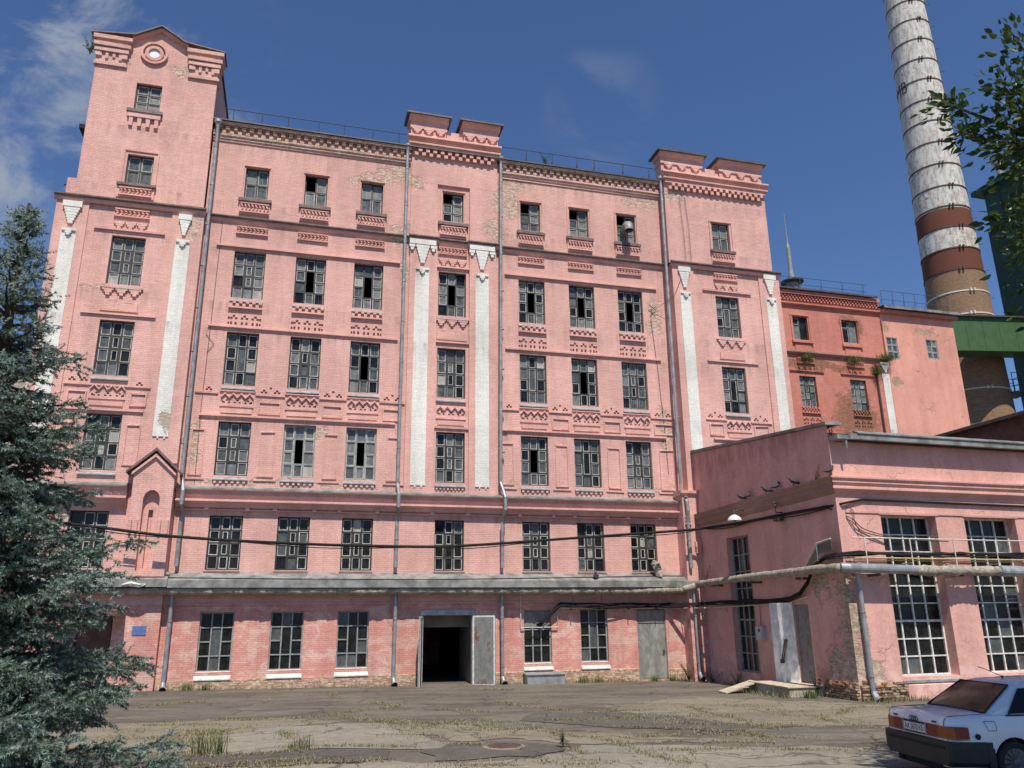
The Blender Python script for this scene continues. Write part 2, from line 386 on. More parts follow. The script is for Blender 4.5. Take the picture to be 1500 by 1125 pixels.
def foliage(name, c1, c2, c3=None, scale=3., trans=.0, rough=.6):
    g = NT(name); p = g.pos()
    c = g.mix(g.ramp(g.noise(p, scale, 4., .6), .35, .65, 0., 1.), c1, c2)
    if c3: c = g.mix(g.ramp(g.noise(p, scale*7, 3., .6), .5, .7, 0., .8), c, c3)
    m = g.fin(c, rough, 0., None, .35)
    if trans:
        tr = g.n('ShaderNodeBsdfTranslucent'); g.set(tr.inputs[0], c)
        mx = g.n('ShaderNodeMixShader'); mx.inputs[0].default_value = trans
        g.l.new(g.b.outputs[0], mx.inputs[1]); g.l.new(tr.outputs[0], mx.inputs[2])
        g.l.new(mx.outputs[0], g.t.nodes['Material Output'].inputs[0])
    return m
M['needle'] = foliage('spruce_needles', (.060,.10,.070), (.115,.165,.13), (.095,.12,.06), 2.4, .2)
M['needle_new'] = foliage('spruce_new_needles', (.19,.265,.22), (.28,.36,.315), (.22,.25,.15), 3., .25)  # pale new growth; lit outer tips are also put into this colour
M['bark'] = plain('bark', (.075,.052,.036), .9, .35, 14., 0, .6)
M['leaf'] = foliage('broad_leaves', (.032,.064,.015), (.060,.10,.023), (.11,.14,.036), 4., .35, .38)
M['weed'] = foliage('weed_green', (.07,.11,.028), (.11,.15,.045), (.16,.17,.06), 5., .25)
M['straw'] = foliage('dry_grass', (.25,.21,.115), (.34,.295,.17), (.19,.185,.085), 4., .2, .85)

# ------------------------------------------------------------------ ground
def gz(x, y):
    xx = min(max(x, -15.), 25.)
    return .2 - .0125*(xx-4) + .015*min(max(-y-2, 0.), 16.)
mb = MB()
xs = [-400,-150,-60,-30] + [x*1.5 for x in range(-10, 20)] + [36,60,150,400]
ys = [-400,-150,-70,-50,-42] + [-36 + y*1.5 for y in range(0, 27)] + [10,30,80,200,500]
idx = [[mb.P((x, y, gz(x,y))) for y in ys] for x in xs]
for i in range(len(xs)-1):
    for j in range(len(ys)-1):
        mb.f.append([idx[i][j], idx[i+1][j], idx[i+1][j+1], idx[i][j+1]]); mb.mi.append(0)
mb.build('ground', M['asphalt'], kind='structure', smooth=True)

def jag(pts, step=.35, amp=.10):
    out = []
    for i in range(len(pts)):
        a = np.array(pts[i]); b = np.array(pts[(i+1) % len(pts)]); n = max(1, int(np.hypot(*(b-a))/step))
        for k in range(n):
            t = k/n; out.append(tuple(a + (b-a)*t + RNG.normal(0, amp, 2)*(1 if k else .3)))
    return out
def patch(name, pts, mat, h, amp=.09):
    """a thin sheet that follows the ground; made with bmesh triangulation"""
    import bmesh
    from mathutils.geometry import tessellate_polygon
    P = jag(pts, .35, amp)
    tri = tessellate_polygon([[Vector((x,y,0)) for x,y in P]])
    bm = bmesh.new(); vs = [bm.verts.new((x,y,0)) for x,y in P]
    for t in tri:
        try: bm.faces.new([vs[i] for i in t])
        except ValueError: pass
    for k in range(3): bmesh.ops.subdivide_edges(bm, edges=[e for e in bm.edges if e.calc_length() > 1.2], cuts=1, use_grid_fill=False); bmesh.ops.triangulate(bm, faces=bm.faces[:])
    for v in bm.verts: v.co.z = gz(v.co.x, v.co.y) + h
    bmesh.ops.recalc_face_normals(bm, faces=bm.faces[:])
    me = bpy.data.meshes.new(name); bm.to_mesh(me); bm.free(); me.materials.append(mat)
    o = bpy.data.objects.new(name, me); COL.objects.link(o); o['kind'] = 'structure'
    return o
patch('pavement_patch', [(-3.38,-11.23),(-1.96,-11.03),(.28,-11.04),(1.71,-12.11),(-.12,-13.05),(-1.23,-14.35),(-1.31,-16.45),(-5.5,-16.6),(-7,-12)], M['astan'], .005, .16)
patch('pavement_patch', [(-1.23,-14.35),(-.12,-13.05),(1.35,-12.62),(2.25,-12.89),(2.44,-14.46),(2.88,-15.89),(3.17,-16.71),(3.01,-17.52),(1.86,-17.19),(.58,-16.73),(-.99,-17.06)], M['aslight'], .011)
patch('pavement_patch', [(5.47,-17.68),(10.91,-19.38),(13.5,-19.6),(16,-24),(9,-27),(-6,-24),(-6,-18.9),(.12,-18.6),(1.88,-18.5),(2.51,-18.91),(4.26,-18.96),(5.03,-18.34)], M['aslight'], .0055)
patch('pavement_patch', [(8.57,-10.22),(13.05,-8.31),(16.0,-11.2),(17.08,-12.6),(13.33,-16.45),(10.51,-16.18),(9.23,-13.69)], M['astan'], .0045, .2)
patch('pavement_patch', [(1.9,-12.9),(3.2,-13.3),(5.6,-15.3),(9.2,-18.3),(5.5,-17.5),(4.6,-16.4),(3.2,-16.4),(2.6,-14.6)], M['astan'], .008, .15)
patch('pavement_patch', [(-4.2,-16.9),(-.91,-17.17),(.6,-16.92),(1.91,-17.38),(1.88,-18.33),(.12,-18.55),(-4.2,-17.9)], M['asmid'], .014)
patch('pavement_patch', [(3.1,-16.9),(4.4,-16.9),(5.2,-17.9),(4.9,-18.3),(4.2,-18.8),(2.5,-18.8),(2.4,-17.8)], M['asmid'], .0145)
patch('pavement_patch', [(6.4,-11.5),(9,-12.4),(10.4,-15.9),(8.9,-16.6),(7.1,-15.2),(5.6,-13.2)], M['asmid'], .012, .14)

# ------------------------------------------------------------------ main mill building
B = thing('mill_building', (3.5, 0, .2), 'tall pink painted brick mill with white pilaster strips and a gabled corner tower', 'building')
WC = {'t':-7.37,'1':-2.6,'2':-.04,'3':2.47,'c':6.27,'4':10.07,'5':12.57,'6':15.08,'r':20.15}
YT, YR, YC = -.3, -.42, -.10
ROW = {'A':(20.54,22.09,1.0),'B':(15.83,17.99,1.29),'C':(11.99,14.29,1.28),'D':(8.25,10.45,1.27),'E':(4.58,6.67,1.25),'G':(.88,3.03,1.23)}
def wrect(r, c):
    z0, z1, w = ROW[r]; return (WC[c]-w/2, WC[c]+w/2, z0, z1)

GL = [M['gl0'], M['gl1'], M['gl2'], M['gl3']]
def window(x0, x1, z0, z1, y, cols, rows, parent, T=None, gw=(.3,.5,.17,.03), frame='frame', putty=True, bar=.05, mull=.07, opens=(), centre=None, merge=(), sill=None, sillw=.06, recess=.17, board=(), pale=(), name='window', midbar=None, ro=None):
    """cols/rows: counts or fraction lists. centre: 'two','long','open' for a mill casement. returns the frame object"""
    rn = random.Random(int((x0*131+z0*17+y*7)*1000) & 0xffffff)
    fb = MB(T); gb = MB(T)
    yf = y + recess; of = .055
    fx = [k/cols for k in range(cols+1)] if isinstance(cols, int) else cols
    fz = [k/rows for k in range(rows+1)] if isinstance(rows, int) else rows
    ix0, ix1, iz0, iz1 = x0+of, x1-of, z0+of, z1-of
    X = [ix0+(ix1-ix0)*f for f in fx]; Z = [iz0+(iz1-iz0)*f for f in fz]
    nx, nz = len(X)-1, len(Z)-1
    fb.box(x0, ix0, yf-.03, yf+.08, z0, z1); fb.box(ix1, x1, yf-.03, yf+.08, z0, z1)
    fb.box(ix0, ix1, yf-.03, yf+.08, z0, iz0); fb.box(ix0, ix1, yf-.03, yf+.08, iz1, z1)
    def hb(i, j):      # is cell (i,j) joined with the one above
        return (i, j) in merge or (centre in ('long','open') and nx == 3 and nz == 4 and (i, j) == (1,1))
    for i in range(1, nx): fb.box(X[i]-mull/2, X[i]+mull/2, yf-.022, yf+.06, iz0, iz1)
    for i in range(nx):
        a = X[i] + (mull/2 if i else 0); b = X[i+1] - (mull/2 if i < nx-1 else 0)
        for j in range(1, nz):
            if hb(i, j-1): continue
            hw = bar/2*(1.7 if midbar == j else 1)
            fb.box(a, b, yf-.015, yf+.055, Z[j]-hw, Z[j]+hw)
    for i in range(nx):
        j = 0
        while j < nz:
            k = j+1
            while k < nz and hb(i, k-1): k += 1
            a = X[i] + (mull/2 if i else 0); b = X[i+1] - (mull/2 if i < nx-1 else 0)
            c = Z[j] + (bar/2 if j else 0); e = Z[k] - (bar/2 if k < nz else 0)
            if (i, j) in opens or (centre == 'open' and nx == 3 and nz == 4 and i == 1 and j == 1):
                j = k; continue
            if centre == 'two' and nx == 3 and nz == 4 and i == 1 and j in (1,2):
                q = (b-a)*.17
                fb.box(a, a+q, yf-.012, yf+.05, c, e); fb.box(b-q, b, yf-.012, yf+.05, c, e); a += q; b -= q
                q = .05; fb.box(a, b, yf-.012, yf+.05, c, c+q*.6); fb.box(a, b, yf-.012, yf+.05, e-q*.6, e); c += q*.6; e -= q*.6
            if putty:
                w = rn.choice((.018,.026,.03,.034)); mm = 1
                yy = yf-.004
                if rn.random() < .9:
                    fb.box(a, a+w, yy, yy+.03, c, e, mm); fb.box(b-w, b, yy, yy+.03, c, e, mm)
                    fb.box(a+w, b-w, yy, yy+.03, c, c+w, mm); fb.box(a+w, b-w, yy, yy+.03, e-w, e, mm)
            m = rn.choices((0,1,2,3), gw)[0]
            if (i, j) in pale: m = 3
            t = .012*(rn.random()-.5)
            if (i, j) in board: gb.box(a, b, yf, yf+.02, c, e, 3)
            else: gb.face(((a,yf+.028+t,c),(b,yf+.028-t,c),(b,yf+.028-t*.4,e),(a,yf+.028+t*.6,e)), m)
            j = k
    w = fb.build(name, [M[frame], M['putty']], parent)
    gb.build('pane', GL, w)
    if sill:
        s = MB(T); h, proud = sillw, .09
        s.prism_x([(yf-.03, z0+.02), (yf-.03, z0-h), (y-proud, z0-h-.06), (y-proud, z0-h-.02)], x0-.03, x1+.03)
        s.build('sill', M[sill], w)
    return w

# ---- wall shell with openings
wall = MB()
def dots_B(xc, z0=14.58):          # two rows of small pockets under a window
    o = []; u = .43; b = .105
    for k in (-1,0,1):
        x = xc + k*u
        o += [(x-b/2, x+b/2, z0+.37, z0+.37+b), (x-.15, x-.15+b, z0+.27, z0+.27+b), (x+.15-b, x+.15, z0+.27, z0+.27+b),
              (x-.13, x-.13+b*.8, z0+.03, z0+.17), (x+.13-b*.8, x+.13, z0+.03, z0+.17)]
    for s in (-1,1):
        x = xc + s*.63; o += [(x-.04, x+.04, z0+.26, z0+.38), (x-.035, x+.035, z0+.04, z0+.15)]
    return o
def dots_C(xa, xb, z0=11.67):
    o = []; n = max(1, int((xb-xa)/.42)); u = (xb-xa)/n; b = .10
    for k in range(n):
        x = xa + (k+.5)*u
        o += [(x-b/2, x+b/2, z0+.11, z0+.11+b*.8), (x-.13, x-.13+b, z0+.03, z0+.03+b*.8), (x+.13-b, x+.13, z0+.03, z0+.03+b*.8)]
        if k < n-1: o.append((x+u/2-b/2, x+u/2+b/2, z0+.22, z0+.22+b*.9))
    return o
def dots_Z(xc, z0=11.17, hw=.62):
    o = []; u = hw*2/3; b = .075
    for k in (-1,0,1):
        x = xc + k*u
        o += [(x-.03, x+.05, z0+.13, z0+.2), (x-.12, x-.04, z0+.04, z0+.11), (x+.06, x+.14, z0+.04, z0+.11)]
    for s in (-1,1): o.append((xc+s*(hw-.06)-.03, xc+s*(hw-.06)+.03, z0+.05, z0+.14))
    return o
def seg(x0, x1, z0, z1, y, holes, pockets):
    cuts = []
    for (rc, rects) in pockets:
        cuts.append(rc); wall.holed(*rc, y, [q for q in rects if q[0] > rc[0]+.005 and q[1] < rc[1]-.005])
    wall.wall(x0, x1, z0, z1, y, holes, cuts)

# left field + centre + right field, plane y = 0
DOOR = (5.22, 7.25, .08, 2.82); GDOOR = (14.55, 15.9, .12, 2.98)
holes = [wrect(r, c) for r in 'ABCDE' for c in '123456'] + [wrect('G', c) for c in '1235']
holes += [wrect(r,'c') for r in 'ABCDE'] + [DOOR, GDOOR, (9.46,10.66,.88,2.99)]
pk = []
for c in '123456':
    x = WC[c]; pk.append(((x-.72, x+.72, 14.56, 15.12), dots_B(x)))
    pk.append(((x-.64, x+.64, 11.16, 11.4), dots_Z(x)))
pk.append(((WC['c']-.64, WC['c']+.64, 11.16, 11.4), dots_Z(WC['c'])))
for xa, xb in ((-4.1,-3.35),(-1.86,-.78),(.70,1.73),(3.21,4.2),(8.5,9.33),(10.81,11.83),(13.31,14.34),(15.82,17.0)):
    pk.append(((xa, xb, 11.66, 11.98), dots_C(xa+.02, xb-.02)))
seg(-4.6, 17.25, -.4, 24.0, 0, holes, pk)
# tower
TX0, TX1, UX0, UX1 = -10.22, -4.56, -9.66, -4.66
pk = [((-8.92,-8.03,11.62,11.96), dots_C(-8.9,-8.05)), ((-6.7,-5.84,11.58,11.9), dots_C(-6.68,-5.86,11.6)), ((-8.0,-6.72,11.1,11.34), dots_Z(-7.36,11.1))]
seg(TX0, TX1, -.4, 19.55, YT, [wrect(r,'t') for r in 'BCD'] + [(-8.1,-6.75,4.6,6.72), (-7.4,-6.15,.1,3.1)], pk)
seg(UX0, UX1, 19.55, 26.1, YT+.04, [(-7.87,-6.83,20.45,21.85), (-7.92,-6.88,24.05,25.4)], [])
# gable head of the tower with round opening
gp = [(UX0,26.1),(UX1,26.1),(UX1,27.45),(-6.05,27.62),(-7.17,28.2),(-8.25,27.62),(UX0,27.5)]
wall.prism_y(gp, YT+.04, YT+.5)
# tower flanks and back
wall.face(((TX1,YT,-.4),(TX1,0,-.4),(TX1,0,19.55),(TX1,YT,19.55)))
wall.face(((TX0,9,-.4),(TX0,YT,-.4),(TX0,YT,19.55),(TX0,9,19.55)))
wall.face(((TX0,YT,19.55),(TX1,YT,19.55),(TX1,9,19.55),(TX0,9,19.55)))
wall.face(((UX1,YT+.04,19.55),(UX1,5.5,19.55),(UX1,5.5,27.3),(UX1,YT+.04,27.3)))
wall.face(((UX0,5.5,19.55),(UX0,YT+.04,19.55),(UX0,YT+.04,27.3),(UX0,5.5,27.3)))
wall.face(((UX1,5.5,19.55),(UX0,5.5,19.55),(UX0,5.5,27.3),(UX1,5.5,27.3)))
wall.box(-10.05,-9.66,-.1,3.5,19.55,20.5)
# right bay
RX0, RX1 = 17.2, 23.2
pk = [((18.4,19.48,11.66,11.98), dots_C(18.42,19.46)), ((20.84,21.9,11.6,11.92), dots_C(20.86,21.88,11.61)), ((19.51,20.79,11.12,11.36), dots_Z(20.15,11.12))]
seg(RX0, RX1, -.4, 19.55, YR, [wrect('B','r'), wrect('C','r')], pk)
seg(RX0-.08, 22.95, 19.55, 24.3, YR+.02, [wrect('A','r')], [])
wall.face(((RX0,0,-.4),(RX0,YR,-.4),(RX0,YR,19.55),(RX0,0,19.55))); wall.face(((RX0-.08,0,19.55),(RX0-.08,YR+.02,19.55),(RX0-.08,YR+.02,24.3),(RX0-.08,0,24.3)))
wall.face(((RX1,YR,-.4),(RX1,14,-.4),(RX1,14,19.55),(RX1,YR,19.55))); wall.face(((22.95,YR+.02,19.55),(22.95,14,19.55),(22.95,14,24.3),(22.95,YR+.02,24.3)))
wall.face(((RX0,YR,19.55),(RX1,YR,19.55),(RX1,14,19.55),(RX0,14,19.55)))
# back, so that the inside stays dark
wall.face(((RX1,14,-.4),(TX0,14,-.4),(TX0,14,24.3),(RX1,14,24.3)))
wall.face(((TX0,14,-.4),(TX0,9,-.4),(TX0,9,24),(TX0,14,24)))
wall.build('wall', M['pink'], B)
# storey floors and partitions inside, near-black to hold the interior shade
fl = MB()
for z in (3.75, 7.4, 11.2, 14.9, 19.3, 23.2): fl.box(-10.1, 23.1, .4, 13.9, z, z+.2)
for x in (-4.3, 4.4, 8.4, 16.9): fl.box(x, x+.2, 3.2, 13.9, 0, 23.1)
fl.build('inner_floor', M['dark'], B)
mb = MB(); mb.box(5.0, 7.5, .9, 1.15, 2.35, 3.3); mb.box(4.95,5.15,.35,3.,.0,3.3); mb.box(7.35,7.55,.35,3.,.0,3.3)
mb.build('vestibule', M['inside'], B)
# roof
mb = MB()
mb.face(((-4.66,-.36,24.16),(17.1,-.36,24.16),(17.1,7,25.2),(-4.66,7,25.2))); mb.face(((-4.66,7,25.2),(17.1,7,25.2),(17.1,14,24.1),(-4.66,14,24.1)))
mb.box(-4.66,17.1,-.36,-.30,24.10,24.155)
mb.face(((17.1,0,24.3),(22.95,0,24.3),(22.95,14,24.3),(17.1,14,24.3)))
mb.prism_y([(-9.75,27.2),(-7.17,28.3),(-4.58,27.2),(-4.58,27.3),(-7.17,28.42),(-9.75,27.3)], YT+.1, 5.6)
mb.build('roof', M['roof'], B)

# ---- windows
CEN = {'B1':'two','B2':'open','B3':'open','Bc':'open','B4':'open','B5':'open','B6':'open','Br':'long','Bt':'two',
       'C1':'long','C2':'two','C3':'open','Cc':'two','C4':'long','C5':'open','C6':'two','Cr':'long','Ct':'two',
       'D1':'two','D2':'open','D3':'open','Dc':'two','D4':'open','D5':'long','D6':'two','Dt':'two',
       'E1':'two','E2':'two','E3':'two','Ec':'two','E4':'two','E5':'two','E6':'two'}
PALE = {'E3':[(1,3)],'C5':[(2,3)],'Dt':[(2,2),(1,1)],'B3':[(0,2)],'Bt':[(0,0)],'C1':[(2,1)],'E5':[(1,1)],'E6':[(1,2)]}
for r in 'BCDE':
    for c in 't123456cr':
        k = r + c
        if k not in CEN: continue
        y = {'t':YT,'r':YR}.get(c, 0); x0,x1,z0,z1 = wrect(r, c)
        gw = {'B':(.25,.55,.18,.02),'C':(.35,.5,.13,.02),'D':(.35,.5,.13,.02),'E':(.86,.12,.01,.01)}[r]
        if k in ('B1','D2','D3','Bt'): gw = (.05,.5,.42,.03)
        window(x0, x1, z0, z1, y, 3, 4, B, gw=gw, centre=CEN[k], sill='sill' if r in 'BCD' else 'dflash', sillw=.14 if r in 'BCD' else .05, pale=PALE.get(k,()), frame='gframe' if k in ('D2','D3') else 'frame')
for c, op, rows in (('1',(),2),('2',((0,1),),2),('3',(),2),('c',((0,2),),3),('4',((0,2),),3),('5',((0,2),),3),('6',((0,2),),3),('r',(),2)):
    x0,x1,z0,z1 = wrect('A', c)
    window(x0, x1, z0, z1, YR+.02 if c == 'r' else 0, 2, rows, B, gw=(.1,.5,.38,.02), opens=op)
window(-7.87,-6.83,20.45,21.85, YT+.04, 2, 2, B, gw=(.05,.55,.4,.0)); window(-7.92,-6.88,24.05,25.4, YT+.04, 2, 3, B, gw=(.05,.5,.42,.03))
window(-8.1,-6.75,4.6,6.72, YT, 3, 4, B, gw=(.9,.1,0,0), centre='two', sill='sill', sillw=.1)
for c in '1235':
    x0,x1,z0,z1 = wrect('G', c)
    window(x0, x1, z0, z1, 0, 3, 4, B, gw=(.82,.18,0,0), frame='gframe', putty=False, bar=.045, mull=.05, merge=((1,1),), recess=.14, sill='wsill', sillw=.22)
G4 = window(9.46, 10.66, .88, 2.99, 0, 3, [0,.32,.64,1], B, gw=(.9,.1,0,0), frame='gframe', putty=False, bar=.045, mull=.05, recess=.16, sill='wsill', sillw=.2)
mb = MB(); mb.box(9.50,10.62,.12,.15,2.32,2.95); mb.build('blanking_plate', M['steeldoor'], G4)

# ---- ornament
def teeth_row(mb, x0, x1, z, h, y, d, n, m=0):
    u = (x1-x0)/n
    for k in range(n): mb.box(x0+k*u, x0+k*u+u*.5, y-d, y, z, z+h, m)
def saw_panel(mb, xc, z0, z1, hw, y):
    """framed panel of two rows of saw-tooth bricks"""
    mb.box(xc-hw, xc+hw, y-.10, y, z1-.05, z1); mb.box(xc-hw-.02, xc+hw+.02, y-.10, y, z0, z0+.05)
    zm = (z0+z1)/2
    n = 8; u = 2*hw/n
    for k in range(n):
        x = xc-hw+k*u
        mb.prism_y([(x,z0+.07),(x+u*.42,z0+.07),(x+u*.95,zm-.02),(x+u*.53,zm-.02)], y-.085, y)
        mb.prism_y([(x,z1-.06),(x+u*.42,z1-.06),(x+u*.95,zm+.03),(x+u*.53,zm+.03)], y-.085, y)
def steps(mb, xc, z, w, h, n, y, d, up=False, m=0):
    for k in range(n):
        f = 1 - k/n
        a = z + k*h/n if up else z - (k+1)*h/n
        mb.box(xc-w/2*f, xc+w/2*f, y-d, y, a, a+h/n, m)
def zig(mb, x0, x1, z, h, t, y, d, n):
    u = (x1-x0)/n
    for k in range(n):
        a = x0+k*u; b = a+u/2; c = a+u
        mb.prism_y([(a,z),(b,z+h),(b,z+h+t),(a,z+t)], y-d, y); mb.prism_y([(b,z+h),(c,z),(c,z+t),(b,z+h+t)], y-d, y)
def checker(mb, x0, x1, z, y, rows=2, s=.115, d=.06, off=0):
    n = int(round((x1-x0)/(2*s))); u = (x1-x0)/n
    for r in range(rows):
        for k in range(n):
            a = x0+k*u+(u/2 if (r+off) % 2 else 0)
            mb.box(a, min(a+u/2, x1), y-d*(1+.5*(rows-1-r if False else r)), y, z+r*s, z+r*s+s)
def frame_rect(mb, x0, x1, z0, z1, y, t=.05, d=.055):
    d = max(d, .05)
    mb.box(x0, x1, y-d, y, z1-t, z1); mb.box(x0, x1, y-d, y, z0, z0+t); mb.box(x0, x0+t, y-d, y, z0+t, z1-t); mb.box(x1-t, x1, y-d, y, z0+t, z1-t)

orn = MB(); ledg = MB()
class Sills:
    def box(s, *a):
        m = MB(); m.box(*a); m.build('stone_sill', M['dflash'], B)
sillb = Sills()
for c in '123456':
    x = WC[c]
    frame_rect(orn, x-.63, x+.63, 20.5, 22.2, 0, .07, .035)
    sillb.box(x-.7, x+.7, -.15, 0, 20.36, 20.5); orn.box(x-.64,x+.64,-.05,0,19.74,20.34); saw_panel(orn, x, 19.82, 20.28, .6, -.05)
    saw_panel(orn, x, 18.79, 19.14, .64, 0)
    checker(orn, x-.66, x+.66, 15.42, 0, 2, .125, .09); orn.box(x-.68, x+.68, -.12, 0, 15.34, 15.41)
    zig(orn, x-.64, x+.64, 11.41, .18, .065, 0, .08, 4); orn.box(x-.7,x+.7,-.06,0,11.70,11.76)
    orn.box(x-.66, x+.66, -.05, 0, 11.06, 11.12); orn.box(x-.6, x+.6, -.05, 0, 10.80, 10.98)
    for k in range(6): orn.box(x-.62+k*.22, x-.52+k*.22, -.06, 0, 7.93, 8.05)
for xa, xb in ((-4.2,-3.4),(-1.86,-.78),(.70,1.73),(3.21,4.2),(8.5,9.33),(10.81,11.83),(13.31,14.34),(15.82,17.1)):
    orn.box(xa-.05, xb+.05, -.06, 0, 11.58, 11.645)
    if xb-xa > .9: frame_rect(orn, xa+.1, xb-.1, 10.80, 11.33, 0)
for xa, xb in ((-1.60,-.98),(.94,1.52),(11.02,11.62),(13.52,14.13),(3.55,4.15),(8.55,9.1),(16.1,16.85),(-4.2,-3.7)):
    orn.box(xa-.12, xb+.12, -.05, 0, 8.06, 8.12); frame_rect(orn, xa, xb, 8.22, 10.08, 0, .04, .03)
for xa, xb in ((-4.0,3.85),(8.75,16.5)):
    ledg.box(xa, xb, -.10, 0, 18.14, 18.22); ledg.box(xa, xb, -.09, 0, 14.46, 14.53)
    ledg.prism_x([(0,10.74),(-.10,10.71),(-.10,10.64),(0,10.60)], xa, xb)
ledg.box(8.42,8.8,-.12,0,10.62,10.7)
# centre bay: two wide flat piers
for xa, xb in ((4.27,5.53),(7.05,8.33)):
    orn.box(xa, xb, YC-.02, 0, 7.72, 19.4); 
orn.box(4.25,8.4, YC, -.001, 22.4, 24.4); orn.box(4.25,5.5,YC,-.001,19.66,22.4); orn.box(7.05,8.4,YC,-.001,19.66,22.4)
x = WC['c']
sillb.box(x-.72, x+.72, -.17, 0, 20.32, 20.47); frame_rect(orn, x-.62, x+.62, 20.5, 22.2, 0, .07, .04); orn.box(x-.64,x+.64,-.05,0,19.72,20.30); saw_panel(orn, x, 19.82, 20.26, .6, -.05)
def bay_ornament(x, y, dz=0.):
    saw_panel(orn, x, 18.84+dz, 19.2+dz, .66, y)
    for k in (-1,0,1): steps(orn, x+k*.43, 18.60+dz, .40, .3, 3, y, .07)
    orn.box(x-.66,x+.66,y-.06,y,18.60+dz,18.66+dz)
    ledg.box(x-1.35, x+1.35, y-.09, y, 18.2+dz, 18.28+dz) if y else ledg.box(x-.78, x+.78, -.09, 0, 18.16, 18.24)
    orn.box(x-.8,x+.8,y-.09,y,15.66,15.73)
    for k in (-1,0,1): steps(orn, x+k*.5, 15.66, .44, .32, 3, y, .08)
    for k in (-.5,.5): steps(orn, x+k*.62, 15.04, .36, .15, 2, y, .05, up=True)
    orn.box(x-.66,x+.66,y-.05,y,14.74,15.04); orn.box(x-.7,x+.7,y-.08,y,14.66,14.73)
    ledg.box(x-1.38, x+1.38, y-.08, y, 14.50, 14.58) if y else ledg.box(x-.78, x+.78, -.09, 0, 14.52, 14.6)
    zig(orn, x-.64, x+.64, 11.37, .18, .065, y, .08, 4)
    orn.box(x-.66, x+.66, y-.05, y, 11.02, 11.08); orn.box(x-.6, x+.6, y-.05, y, 10.76, 10.94)
    if not y: ledg.box(x-.78, x+.78, -.08, 0, 10.6, 10.68)
bay_ornament(WC['c'], 0); bay_ornament(WC['t'], YT); bay_ornament(WC['r'], YR)
for k in range(8): orn.box(x-.62+k*.16, x-.54+k*.16, -.06, 0, 7.93, 8.03)
# tower and right bay extras
orn.box(-8.95,-5.84,YT-.06,YT,11.54,11.60); ledg.box(-8.9,-6.0,YT-.08,YT,10.56,10.64); ledg.box(18.75,21.6,YR-.08,YR,10.62,10.7)
for xa, xb in ((-8.78,-8.1),(-6.55,-5.95)): frame_rect(orn, xa, xb, 10.78, 11.32, YT)
frame_rect(orn, -6.55,-6.02, 8.45, 10.05, YT, .04, .03); frame_rect(orn, -8.8,-8.3, 8.45, 10.05, YT, .04, .03)
orn.box(18.42,19.52,YR-.06,YR,11.58,11.64); orn.box(20.8,21.95,YR-.06,YR,11.52,11.58)
for xa, xb in ((18.58,19.34),(20.95,21.75)): frame_rect(orn, xa, xb, 10.82, 11.4, YR)
frame_rect(orn, 20.15-.66, 20.15+.66, 20.5, 22.15, YR+.02, .05, .03); sillb.box(19.45,20.85,YR-.13,YR+.02,20.36,20.49); orn.box(19.5,20.8,YR-.03,YR+.02,19.78,20.34); saw_panel(orn, 20.15, 19.84, 20.28, .6, YR-.03)
# corner lesenes standing proud at the tower and right bay edges
for xa, xb, yy in ((TX0,-9.02,YT),(-5.83,TX1,YT),(RX0,18.55,YR),(22.02,RX1,YR)):
    pass
orn.box(TX0,-9.0,YT-.07,YT,7.7,19.4); orn.box(-5.82,TX1,YT-.07,YT,8.6,19.4); orn.box(RX0,18.35,YR-.07,YR,7.7,19.4); orn.box(22.02,RX1,YR-.07,YR,7.7,19.4)
orn.box(UX1-.9, UX1+.02, YT-.01, YT+.03, 19.7, 22.6)
# tower top
frame_rect(orn, -8.03,-6.63, 20.4, 22.05, YT+.04, .06, .03); sillb.box(-8.12,-6.6,YT-.12,YT+.04,20.3,20.42); orn.box(-8.1,-6.64,YT-.02,YT+.04,19.78,20.28); saw_panel(orn, -7.37, 19.84, 20.2, .62, YT-.02)
sillb.box(-8.15,-6.72,YT-.12,YT+.04,23.86,24.0); orn.box(-8.1,-6.78,YT-.08,YT+.04,23.62,23.86)
for k in range(4): orn.box(-8.02+k*.34,-7.86+k*.34,YT-.06,YT+.04,23.2+.0,23.62)
orn.jit(.008).build('brick_ornament', M['pinktrim'], B); ledg.jit(.006).build('string_moulding', M['pinktrim'], B)
# round window of the gable
mb = MB(); n = 36; cx, cz = -7.37, 26.98
def ring(mb, r0, r1, y0, y1, m=0):
    for k in range(n):
        a, b = 2*math.pi*k/n, 2*math.pi*(k+1)/n
        q = lambda r, t, y: (cx+r*math.cos(t), y, cz+r*math.sin(t))
        mb.face((q(r0,a,y0),q(r1,a,y0),q(r1,b,y0),q(r0,b,y0)), m); mb.face((q(r1,a,y0),q(r1,a,y1),q(r1,b,y1),q(r1,b,y0)), m); mb.face((q(r0,a,y0),q(r0,b,y0),q(r0,b,y1),q(r0,a,y1)), m)
ring(mb, .46, .56, YT-.08, YT+.05); ring(mb, .24, .38, YT-.05, YT+.05)
rw = mb.build('round_window', M['pinktrim'], B)
mb = MB(); mb.face([(cx+.25*math.cos(2*math.pi*k/n), YT+.02, cz+.25*math.sin(2*math.pi*k/n)) for k in range(n)]); mb.build('pane', M['white_enamel'], rw)
